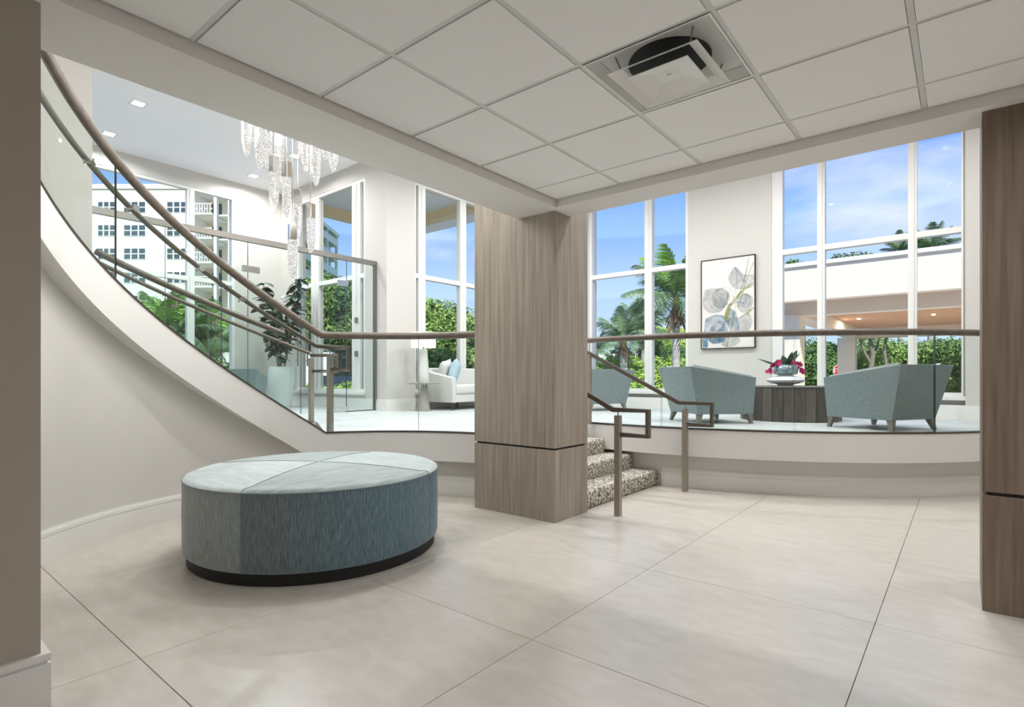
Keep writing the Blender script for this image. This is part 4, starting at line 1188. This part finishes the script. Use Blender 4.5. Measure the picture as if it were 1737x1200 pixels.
def foliage(name, parent, blobs, n, size, m, seed, offset=(0, 0, 0)):
    n = int(n * 1.7); size = size * 0.74
    """leaf cloud: n small folded leaves scattered through the outer part of each blob (cx,cy,cz,rx,ry,rz)"""
    rg = np.random.default_rng(seed)
    bl = np.array(blobs, float)
    wgt = (bl[:, 3] * bl[:, 4] + bl[:, 4] * bl[:, 5] + bl[:, 3] * bl[:, 5]); wgt /= wgt.sum()
    idx = rg.choice(len(bl), n, p=wgt)
    d = rg.normal(size=(n, 3)); d /= np.linalg.norm(d, axis=1)[:, None]
    rad = 0.62 + 0.42 * rg.random(n) ** 0.6
    c = bl[idx, :3] + d * rad[:, None] * bl[idx, 3:6]
    c += rg.normal(size=(n, 3)) * size * 0.6
    nrm = d + rg.normal(size=(n, 3)) * 0.55 + np.array([0, 0, 0.35]); nrm /= np.linalg.norm(nrm, axis=1)[:, None]
    t = np.cross(nrm, rg.normal(size=(n, 3))); t /= np.linalg.norm(t, axis=1)[:, None]
    b = np.cross(nrm, t)
    s_ = size * (0.6 + 0.8 * rg.random(n))[:, None]
    V = np.empty((n, 4, 3))
    V[:, 0] = c - t * s_; V[:, 1] = c - b * s_ * 0.42 + nrm * s_ * 0.12; V[:, 2] = c + t * s_; V[:, 3] = c + b * s_ * 0.42 + nrm * s_ * 0.12
    V = V.reshape(-1, 3) + np.array(offset)
    V[:, 2] = np.maximum(V[:, 2], 0.0)
    F = np.arange(n * 4).reshape(-1, 4)
    me = bpy.data.meshes.new(name)
    me.from_pydata(V.tolist(), [], F.tolist())
    me.materials.append(m)
    o = bpy.data.objects.new(name, me); COL.objects.link(o)
    if parent is not None: o.parent = parent
    o['kind'] = 'stuff'
    return o
def crown_blobs(r, h, z, seed, k=9, squash=0.8):
    rg = random.Random(seed); out = [(0, 0, z, r * 0.72, r * 0.72, h * 0.72)]
    for i in range(k):
        a = 2 * PI * i / k + rg.random(); rr = r * rg.uniform(0.45, 0.72)
        out.append((rr * math.cos(a), rr * math.sin(a), z + h * rg.uniform(-0.55, 0.62), r * rg.uniform(.30, .46), r * rg.uniform(.30, .46), h * rg.uniform(.28, .42)))
    return out
def tree(label, u, d, ztop, zlow, rad, m, n=5000, size=0.16, seed=1, group='trees outside the lounge windows', trunk=True):
    p = W(u, d, GZ)
    t = thing('leafy_tree', label, 'tree', p, 0, group)
    z0, z1 = zlow - GZ, ztop - GZ
    if trunk:
        b = MB(); b.smooth = True
        b.tube([(0, 0, 0), (0.1, 0.05, z0 * 0.5 + 0.3), (-0.05, 0.08, max(z0 + 0.5, (z0 + z1) / 2))], [0.16 + rad * .03, 0.13 + rad * .02, 0.06], 8)
        b.build('trunk', M['trunk'], t)
    foliage('foliage', t, crown_blobs(rad, (z1 - z0) / 2, (z0 + z1) / 2, seed), n, size, m, seed)
    return t
def hedge(label, p0, p1, h, wd, m, n, size, seed, group=None):
    c = (Vector(p0) + Vector(p1)) / 2; dv_ = Vector(p1) - Vector(p0); ln = dv_.length
    t = thing('hedge', label, 'hedge', (c.x, c.y, GZ), math.atan2(dv_.y, dv_.x), group)
    k = max(3, int(ln / 1.1))
    bl = [((i + .5) / k * ln - ln / 2, 0, h * 0.5, ln / k * 0.75, wd / 2, h * 0.52) for i in range(k)]
    foliage('foliage', t, bl, n, size, m, seed)
    MB().box(-ln / 2 + 0.1, ln / 2 - 0.1, -wd * 0.3, wd * 0.3, 0, h * 0.8).build('branch_core', M['leaf_dark'], t)
    return t
def zpx(v, d): return EYE + (HY - v) * d / FPX

# ---- palms
def frond_mesh(nm, ln, wd, m, seed, nl=30, droop=0.55):
    rg = random.Random(seed); b = MB()
    pts = []
    for i in range(15):
        t = i / 14
        pts.append(Vector((ln * (t - 0.12 * t * t), 0, ln * (0.30 * t - droop * t * t))))
    b.tube(pts, [0.03 * (1 - 0.85 * i / 14) * ln / 2 for i in range(15)], 5)
    for i in range(nl):
        t = 0.10 + 0.9 * i / (nl - 1)
        k = min(int(t * 14), 13); p = pts[k].lerp(pts[k + 1], t * 14 - k); ax = (pts[k + 1] - pts[k]).normalized()
        L_ = wd * (math.sin(PI * (0.12 + 0.83 * t)) ** 0.7) * rg.uniform(0.85, 1.1)
        for s_ in (-1, 1):
            dr = (ax * 0.55 + Vector((0, s_ * 0.95, -0.25 + rg.uniform(-.2, .15)))).normalized()
            q = p + dr * L_ * 0.55 + Vector((0, 0, -0.05 * L_)); e = p + dr * L_ + Vector((0, 0, -0.45 * L_))
            w0 = ax * (0.0095 * ln)
            b.add([p - w0, p + w0, q + w0 * 1.1, q - w0 * 1.1, e], [(0, 1, 2, 3), (3, 2, 4)])
    me_o = b.build(nm, m, None)
    return me_o
def palm(label, u, d, vcrown, ln, ntr, nfr, seed, group='palms outside the lounge windows', skirt=True, trunk_r=0.17, lean=0.0):
    p = W(u, d, GZ)
    zc = zpx(vcrown, d) - GZ
    t = thing('palm_tree', label, 'palm tree', p, 0, group)
    b = MB(); b.smooth = True
    b.lathe([(trunk_r * 1.25, 0), (trunk_r, zc * 0.25), (trunk_r * 0.9, zc * 0.72), (trunk_r * 0.75, zc * 0.80)], 14); b.build('trunk', M['palm_trunk'], t)
    b = MB(); b.smooth = True
    b.lathe([(trunk_r * 0.8, zc * 0.80), (trunk_r * 0.95, zc * 0.85), (trunk_r * 0.5, zc * 1.0)], 12); b.build('crownshaft', M['crown'], t)
    if skirt:
        b = MB(); rg = random.Random(seed)
        for i in range(26):
            a = rg.uniform(0, 2 * PI); r0 = trunk_r * 0.8; z = zc * rg.uniform(.82, .9); ln2 = ln * rg.uniform(.22, .42)
            e = (r0 + ln * 0.12) * 1.0
            b.add([(r0 * math.cos(a - .3), r0 * math.sin(a - .3), z), (r0 * math.cos(a + .3), r0 * math.sin(a + .3), z), (e * math.cos(a + .1), e * math.sin(a + .1), z - ln2), (e * math.cos(a - .1), e * math.sin(a - .1), z - ln2 * .9)], [(0, 1, 2, 3)])
        b.build('dry_skirt', M['dead'], t)['kind'] = 'stuff'
    rg = random.Random(seed)
    me = []
    for k in range(3):
        o = frond_mesh('frond', ln, ln * 0.30, M['palm_new'] if (k == 2 and seed % 2) else M['palm_leaf'], seed * 10 + k, 36, [0.42, 0.60, 0.26][k])
        me.append(o)
    used = [False] * 3
    for i in range(nfr):
        tier = i / nfr
        a = i * 2.39996 + rg.uniform(-.2, .2)
        tilt = R(66 - 82 * tier + rg.uniform(-8, 8))
        k = 2 if tier < 0.3 else (0 if tier < 0.65 else 1)
        rot = Euler((rg.uniform(-.3, .3), -tilt, a), 'XYZ')
        loc = (trunk_r * .4 * math.cos(a), trunk_r * .4 * math.sin(a), zc * (0.985 - 0.03 * tier))
        if not used[k]:
            o = me[k]; o.parent = t; used[k] = True
        else:
            o = bpy.data.objects.new('frond', me[k].data); COL.objects.link(o); o.parent = t
        o.location = loc; o.rotation_euler = rot
    for k in range(3):
        if not used[k]: bpy.data.objects.remove(me[k])
    return t
palm('tall royal palm with a green crownshaft seen left of the painting', 1147, 24, 496, 2.5, 0, 20, 3, trunk_r=0.18)
palm('smaller palm with a shaggy crown left of the tall royal palm', 1058, 30, 570, 2.0, 0, 16, 4, trunk_r=0.2)
palm('palm between the shaggy palm and the tall royal palm, farther back', 1092, 36, 556, 2.6, 0, 16, 8, trunk_r=0.2)
palm('little palm at the left edge of the window beside the oak column', 1013, 44, 592, 1.7, 0, 14, 6, skirt=False, trunk_r=0.12)
palm('palm top showing above the canopy roof, left of the pair', 1527, 48, 420, 2.0, 0, 16, 12, 'palm tops above the canopy', trunk_r=0.2)
palm('palm top showing above the canopy roof, right of the pair', 1578, 46, 416, 2.4, 0, 18, 14, 'palm tops above the canopy', trunk_r=0.2)

# ---- hedges and trees seen through the window left of the painting
hedge('clipped yellow green hedge under the palms', W(985, 33), W(1200, 33), zpx(606, 33) - GZ, 1.6, M['leaf_light'], 6500, 0.12, 21)
hedge('low bright green shrub row in front of the clipped hedge', W(985, 23), W(1190, 23), zpx(630, 23) - GZ, 1.2, M['leaf_light'], 5200, 0.11, 22)
tree('dark green round bush left of the royal palm trunk', 1075, 38, zpx(578, 38), GZ, 2.0, M['leaf_dark'], 3500, 0.17, 31)
tree('dark bush filling the gap behind the royal palm trunk', 1150, 40, zpx(572, 40), GZ, 2.6, M['leaf_dark'], 4500, 0.17, 32)
tree('sunny tree behind the royal palm trunk', 1140, 55, zpx(552, 55), zpx(600, 55), 3.0, M['leaf_light'], 4000, 0.22, 33)
# far house
hp = W(1040, 62, GZ)
hs = thing('far_house', 'small pale house with a grey roof far behind the hedge', 'house', hp, YAW)
MB().box(-3.2, 3.0, 0, 5, 0, 3.0).build('wall', M['stucco'], hs)
b = MB(); b.add([(-3.5, -0.4, 3.0), (3.3, -0.4, 3.0), (3.3, 5.4, 3.0), (-3.5, 5.4, 3.0), (-3.5, 2.5, 4.3), (3.3, 2.5, 4.3)], [(3, 2, 1, 0), (0, 1, 5, 4), (2, 3, 4, 5), (0, 4, 3), (1, 2, 5)]); b.build('roof', M['beam'], hs)
MB().box(0.3, 1.0, -0.04, 0, 0.6, 2.0).build('red_shutter', mat('red_paint', (190, 40, 60), 0.6), hs)
MB().box(-2.2, -0.9, -0.03, 0, 1.2, 2.2).build('window', M['win_dark'], hs)

# ---- porte-cochere beyond the right window
pc = thing('entrance_canopy', 'beige drive-through canopy beyond the right lounge window', 'canopy', (0, 22, GZ))
CZ0, CZ1 = 3.29, 4.21
FY = 16.53
MB().box(-4.15, 14, FY, FY + 0.35, CZ0, CZ1).build('front_fascia', M['beige'], pc, world=True)
MB().box(-4.22, 14, FY - 0.07, FY + 0.42, CZ1, CZ1 + 0.10).build('coping', M['stucco'], pc, world=True)
MB().box(-4.15, 14, FY + 0.95, FY + 1.35, 2.97, CZ0 + 0.1).build('front_beam', M['beige'], pc, world=True)
MB().box(-4.15, 14, FY + 0.35, FY + 13.2, CZ0 + 0.1, CZ1 - 0.05).build('soffit', M['soffit'], pc, world=True)
MB().box(-4.15, 14, FY + 12.6, FY + 13.2, 2.97, CZ0 + 0.1).build('rear_beam', M['beige'], pc, world=True)
MB().box(-4.15, -3.6, FY + 1.35, FY + 12.6, 2.97, CZ0 + 0.1).build('side_beam', M['beige'], pc, world=True)
for nm, p in (('column', W(1437, 25.2)), ('column', Vector((-3.95, FY + 1.15, 0)))):
    MB().box(p.x - 0.34, p.x + 0.34, p.y - 0.34, p.y + 0.34, GZ, 2.99).build(nm, M['beige'], pc, world=True)
for k, x in enumerate((-3.0, -0.8, 1.4)):
    ld = bpy.data.lights.new('canopy_lamp', 'AREA'); ld.size = 0.08; ld.energy = 70; ld.color = (1.0, 0.86, 0.70)
    MB().box(x - 0.05, x + 0.05, FY + 7.45, FY + 7.55, CZ0 + 0.07, CZ0 + 0.099).build('soffit_lamp', M['lamp_on'], pc, world=True)
    lo_ = bpy.data.objects.new('canopy_lamp', ld); COL.objects.link(lo_); lo_.parent = pc; lo_.location = Vector((x, FY + 7.5, CZ0 + 0.05)) - ORG[pc.name]
# stop sign
sp = W(1424, 32.5, GZ)
ss = thing('stop_sign', 'red octagonal stop sign half hidden by the canopy column', 'sign', sp, YAW)
cz = zpx(629, 32.5) - GZ
M['sign_red'] = mat('sign_red', (200, 24, 36), 0.5); M['sign_white'] = mat('sign_white', (240, 240, 240), 0.5)
def octo(r): return [(r * math.cos(PI / 8 + k * PI / 4), r * math.sin(PI / 8 + k * PI / 4)) for k in range(8)]
b = MB(); q = octo(0.40)
b.add([(x, -0.012, cz + z) for x, z in q] + [(x, 0.0, cz + z) for x, z in q], [tuple(range(8)), tuple(reversed(range(8, 16)))] + [(k, 8 + k, 8 + (k + 1) % 8, (k + 1) % 8) for k in range(8)]); b.build('border', M['sign_white'], ss)
b = MB(); q = octo(0.365)
b.add([(x, -0.016, cz + z) for x, z in q] + [(x, -0.0125, cz + z) for x, z in q], [tuple(range(8)), tuple(reversed(range(8, 16)))] + [(k, 8 + k, 8 + (k + 1) % 8, (k + 1) % 8) for k in range(8)]); b.build('face', M['sign_red'], ss)
cu = bpy.data.curves.new('lettering', 'FONT'); cu.body = 'STOP'; cu.size = 0.31; cu.align_x = 'CENTER'; cu.align_y = 'CENTER'; cu.extrude = 0.002
to = bpy.data.objects.new('lettering', cu); COL.objects.link(to)
dg = bpy.context.evaluated_depsgraph_get()
tme = bpy.data.meshes.new_from_object(to.evaluated_get(dg)); bpy.data.objects.remove(to, do_unlink=True)
tme.materials.clear(); tme.materials.append(M['sign_white'])
to = bpy.data.objects.new('lettering', tme); COL.objects.link(to); to.parent = ss; to.location = (0, -0.019, cz); to.rotation_euler = (PI / 2, 0, 0)
b = MB(); b.lathe([(0.03, 0), (0.03, cz)], 8, (0, 0.035, 0)); b.build('post', M['steel'], ss)

# trees around and behind the canopy
GR = 'trees behind the canopy'
tree('dark tree left of the canopy column, behind the orchid', 1372, 36, zpx(560, 36), GZ, 2.6, M['leaf_dark'], 5500, 0.17, 41, GR)
tree('leafy shrub between the window mullion and the canopy column', 1412, 38, zpx(570, 38), GZ, 1.6, M['leaf_mid'], 3500, 0.15, 42, GR)
tree('dense bright shrub mass right of the canopy column', 1500, 40, zpx(562, 40), GZ, 4.2, M['leaf_mid'], 9000, 0.17, 43, GR, trunk=False)
tree('tall bright shrub behind the right teal chair', 1585, 38, zpx(560, 38), GZ, 3.6, M['leaf_mid'], 8000, 0.17, 44, GR, trunk=False)
tree('dark shrub at the far right edge of the window', 1650, 36, zpx(556, 36), GZ, 2.6, M['leaf_dark'], 5000, 0.17, 45, GR)
tree('dark low shrub at the sill beside the right pilaster', 1622, 15.5, zpx(640, 15.5), GZ, 0.75, M['leaf_dark'], 1600, 0.09, 46, GR, trunk=False)
for i, (u, v, r_) in enumerate(((1362, 436, 2.2), (1462, 422, 2.6))):
    tree(['treetop peeking over the canopy roof at its left end', 'treetop peeking over the middle of the canopy roof'][i], u, 50, zpx(v, 50), zpx(v + 90, 50), r_, M['leaf_dark'], 2600, 0.20, 50 + i, 'treetops above the canopy')
tt = thing('gnarled_tree', 'bare twisting grey trunk standing before the shrubs right of the canopy column', 'tree', W(1478, 34, GZ))
for pts, rr in (((0, 0.1, 0), 0.2),):
    pass
def limb(pts, r0, r1):
    b = MB(); b.smooth = True
    n = len(pts); b.tube([lat * x + dep * y + Vector((0, 0, z)) for x, y, z in pts], [r0 + (r1 - r0) * i / (n - 1) for i in range(n)], 9); b.build('limb', M['trunk'], tt)
limb([(0, 0, 0), (0.1, 0, 1.2), (0.02, 0.1, 2.0), (0.15, 0.1, 2.9), (0.0, 0.2, 4.2)], 0.24, 0.10)
limb([(0.05, 0.1, 2.3), (-0.35, 0.1, 3.0), (-0.6, 0.2, 3.9)], 0.12, 0.06)
limb([(0.0, -0.1, 0.2), (0.55, -0.2, 1.3), (0.85, -0.1, 2.2), (0.8, 0.0, 3.1), (1.05, 0.1, 4.2)], 0.14, 0.07)
limb([(0.12, 0.1, 2.7), (0.5, 0.2, 3.4), (0.75, 0.2, 4.4)], 0.10, 0.05)
foliage('foliage', tt, [(0.2, 0.4, 5.2, 2.4, 1.8, 0.9)], 2200, 0.16, M['leaf_mid'], 55)

# ---- window by the sofa: rounded trees and a clipped hedge
GL = 'trees beyond the sofa window'
hedge('clipped green hedge right outside the sofa window', W(690, 17), W(815, 18), zpx(593, 17) - GZ, 1.4, M['leaf_mid'], 6500, 0.11, 61)
tree('tall loose tree at the left edge of the sofa window', 702, 26, zpx(505, 26), GZ, 1.7, M['leaf_mid'], 5000, 0.15, 62, GL)
tree('round topped green tree in the middle of the sofa window', 735, 32, zpx(512, 32), GZ, 3.0, M['leaf_mid'], 8000, 0.17, 63, GL)
tree('darker green tree at the right of the sofa window', 785, 34, zpx(552, 34), GZ, 2.6, M['leaf_dark'], 6000, 0.17, 64, GL)
# ---- vestibule back window: big shade tree, shrubs, parked car
GV = 'trees beyond the vestibule'
tree('big dark shade tree outside the vestibule window', 572, 28, zpx(448, 28), zpx(612, 28), 2.6, M['leaf_dark'], 11000, 0.17, 71, GV)
tree('light leaved tree at the left of the vestibule window', 520, 26, zpx(468, 26), zpx(610, 26), 1.9, M['leaf_mid'], 6500, 0.15, 72, GV)
tree('tree at the right edge of the vestibule window', 622, 30, zpx(500, 30), zpx(615, 30), 1.8, M['leaf_mid'], 5500, 0.15, 73, GV)
hedge('pale green hedge behind the parked car', W(480, 31), W(690, 31), zpx(590, 31) - GZ, 1.3, M['leaf_light'], 5500, 0.13, 74)
hedge('low shrub border under the vestibule window', W(500, 17.5), W(680, 17.5), zpx(652, 17.5) - GZ, 1.0, M['leaf_light'], 4200, 0.09, 75)
# ---- left window: palms and shrubs before the apartment block
GW = 'shrubs below the apartment block'
tree('yellow green shrub low in the left window', 255, 24, zpx(500, 24), GZ, 1.8, M['leaf_light'], 6000, 0.13, 81, GW, trunk=False)
tree('dense green shrub behind the stair handrails', 315, 25, zpx(512, 25), GZ, 1.9, M['leaf_mid'], 6000, 0.13, 82, GW, trunk=False)
tree('green shrub right of the left window mullion', 372, 27, zpx(520, 27), GZ, 2.0, M['leaf_mid'], 6000, 0.13, 83, GW, trunk=False)
palm('young palm arching in front of the shrubs in the left window', 290, 21, 560, 1.9, 0, 18, 87, GW, skirt=False, trunk_r=0.09)
palm('young palm arching right of the left window mullion', 352, 22, 572, 1.8, 0, 18, 89, GW, skirt=False, trunk_r=0.09)
hedge('low green hedge beneath the white garden wall', W(300, 18), W(440, 18), zpx(612, 18) - GZ, 1.0, M['leaf_mid'], 4500, 0.10, 84)
gw = MB().box(-6, 6, -0.1, 0.1, 0, zpx(598, 25) - GZ).build('garden_wall', M['stucco']); gw.location = W(340, 25, GZ); gw.rotation_euler = (0, 0, YAW)
tag(gw, 'low white garden wall behind the hedge in the left window', 'wall')

# ---- parked car
M['car'] = mat('dark_car_paint', (36, 38, 42), 0.25, spec=0.6, coat=0.6)
M['car_glass'] = mat('car_glass', (40, 48, 54), 0.1, spec=0.8)
M['tail'] = mat('tail_light', (190, 20, 24), 0.3)
M['tyre'] = mat('tyre_rubber', (24, 24, 24), 0.8)
car = thing('parked_car', 'dark parked car seen from behind through the vestibule window', 'car', W(578, 25, GZ), YAW + R(14))
b = MB(); b.smooth = True
prof = [(-2.2, 0.35), (-2.25, 0.75), (-2.15, 1.02), (-1.2, 1.08), (1.35, 1.10), (2.1, 0.98), (2.25, 0.72), (2.2, 0.35)]
vs_ = [(-0.90, y, z) for y, z in prof] + [(0.90, y, z) for y, z in prof]; n = len(prof)
b.add(vs_, [tuple(range(n)), tuple(reversed(range(n, 2 * n)))] + [(k, n + k, n + (k + 1) % n, (k + 1) % n) for k in range(n)]); b.build('body', M['car'], car, bevel=0.06, seg=2)
b = MB(); b.hexa([(-0.82, -2.05, 1.06), (0.82, -2.05, 1.06), (0.82, 1.15, 1.06), (-0.82, 1.15, 1.06), (-0.66, -1.55, 1.58), (0.66, -1.55, 1.58), (0.66, 0.25, 1.58), (-0.66, 0.25, 1.58)]); b.build('cabin', M['car'], car, bevel=0.06)
b = MB(); b.add([(-0.68, -2.01, 1.13), (0.68, -2.01, 1.13), (0.58, -1.64, 1.51), (-0.58, -1.64, 1.51)], [(0, 1, 2, 3)]); b.build('rear_window', M['car_glass'], car)
for sx in (-1, 1):
    MB().box(min(sx * 0.86, sx * 0.55), max(sx * 0.86, sx * 0.55), -2.27, -2.20, 0.80, 0.94).build('tail_light', M['tail'], car, bevel=0.01)
    b = MB(); b.add([(sx * 0.825, -1.6, 1.12), (sx * 0.825, 0.9, 1.12), (sx * 0.70, 0.25, 1.50), (sx * 0.70, -1.45, 1.50)], [(0, 1, 2, 3)]); b.build('side_window', M['car_glass'], car)
    for y in (-1.4, 1.4):
        b = MB(); b.smooth = True; b.tube([(sx * 0.68, y, 0.32), (sx * 0.90, y, 0.32)], 0.32, 20); b.build('wheel', M['tyre'], car)
MB().box(-0.26, 0.26, -2.275, -2.235, 0.60, 0.72).build('number_plate', M['sign_white'], car)

# ---- porch roof outside the vestibule corner
pr = thing('porch_roof', 'beige porch roof jutting over the vestibule corner outside', 'roof', (-9.1, 7.2, 4.75))
MB().box(-10.95, XL - 0.26, Y1 + 0.22, 8.72, 5.02, 5.25).build('soffit_slab', M['porch'], pr, world=True)
MB().box(-10.95, XL - 0.26, 8.45, 8.72, 4.75, 5.02).build('edge_beam', M['porch'], pr, world=True)
MB().box(-10.95, -10.68, Y1 + 0.22, 8.45, 4.75, 5.02).build('edge_beam', M['porch'], pr, world=True)

# ---- apartment block
D0 = 60.0
lx = lambda u, d=D0: (u - CXP) / FPX * d
ab = thing('apartment_block', 'white apartment block with rows of windows and stacked balconies', 'building', (-SN * D0, CS * D0, GZ), YAW)
# local frame: x = sideways, y = away, z up from ground
zt_f = zpx(321, D0) - GZ
xa, xb, xc = lx(40), lx(325), lx(367)
MB().box(xa, xb, 0, 14, 0, zt_f).build('wall', M['stucco'], ab)
MB().box(xa - 0.1, xb + 0.1, -0.15, 14, zt_f, zt_f + 0.5).build('parapet', M['beige'], ab)
for u0, u1 in ((210, 248), (283, 318), (166, 196), (120, 150)):
    for vc in (352, 391.5, 431, 471, 511, 551):
        z = zpx(vc, D0) - GZ; hh = 0.62
        x0, x1 = lx(u0), lx(u1)
        wn = MB().box(x0, x1, -0.05, 0.02, z - hh, z + hh).build('window', M['trim'], ab)
        for k in range(3):
            w3 = (x1 - x0) / 3
            for q_ in (0, 1):
                MB().box(x0 + k * w3 + 0.09, x0 + (k + 1) * w3 - 0.09, -0.08, -0.052, z - hh + 0.08 + q_ * hh, z - 0.05 + q_ * hh).build('pane', M['win_dark'], wn)
# wing receding to the right, with open balconies between
zw = zpx(388, 92) - GZ
MB().box(xb + 0.02, xc, 3.2, 14, 0, zw).build('recess_wall', M['beige'], ab)
MB().box(xc - 9, lx(367) + 0.0, 14.1, 38, 0, zw).build('wing', M['stucco'], ab)
MB().box(lx(362.5), lx(367.5), 0.0, 0.45, 0, zw).build('balcony_column', M['stucco'], ab)
for k in range(9):
    z = zpx(362, D0) - GZ + 2.64 * (k - 6)
    if z < 0.2: continue
    MB().box(xb + 0.03, xc - 0.35, -0.2, 3.2, z - 0.18, z).build('balcony_slab', M['stucco'], ab)
    rl = MB(); rl.box(xb + 0.05, xc - 0.36, -0.2, -0.12, z + 0.95, z + 1.05)
    x = xb + 0.1
    i = 0
    while x < xc - 0.4:
        rl.box(x, x + 0.07, -0.19, -0.13, z, z + 0.95)
        if i % 2: rl.box(x + 0.07, x + 0.28, -0.19, -0.13, z + 0.4, z + 0.52)
        x += 0.28; i += 1
    rl.build('balcony_rail', M['stucco'], ab)['kind'] = 'stuff'
    MB().box(xb + 0.5, xb + 1.6, 3.12, 3.19, z + 0.05, z + 2.0).build('balcony_door', M['win_dark'], ab)
    # side gallery along the wing, receding
    MB().box(xc + 0.0, xc + 1.4, 0.5, 37.5, z - 0.18, z).build('gallery_slab', M['stucco'], ab)
    MB().box(xc + 1.32, xc + 1.4, 0.5, 37.5, z, z + 1.0).build('gallery_parapet', M['stucco'], ab)
    for q_ in range(7):
        y = 15 + q_ * 3.3
        MB().box(xc + 0.0, xc + 0.05, y, y + 2.2, z + 0.9, z + 2.1).build('gallery_window', M['win_dark'], ab)
for y in (0.5, 7, 13.5, 20, 26, 32, 37):
    MB().box(xc + 1.0, xc + 1.41, y, y + 0.4, 0, zw).build('gallery_column', M['stucco'], ab)
MB().box(xc - 9, xc + 1.5, 0.4, 38, zw, zw + 0.6).build('wing_parapet', M['stucco'], ab)
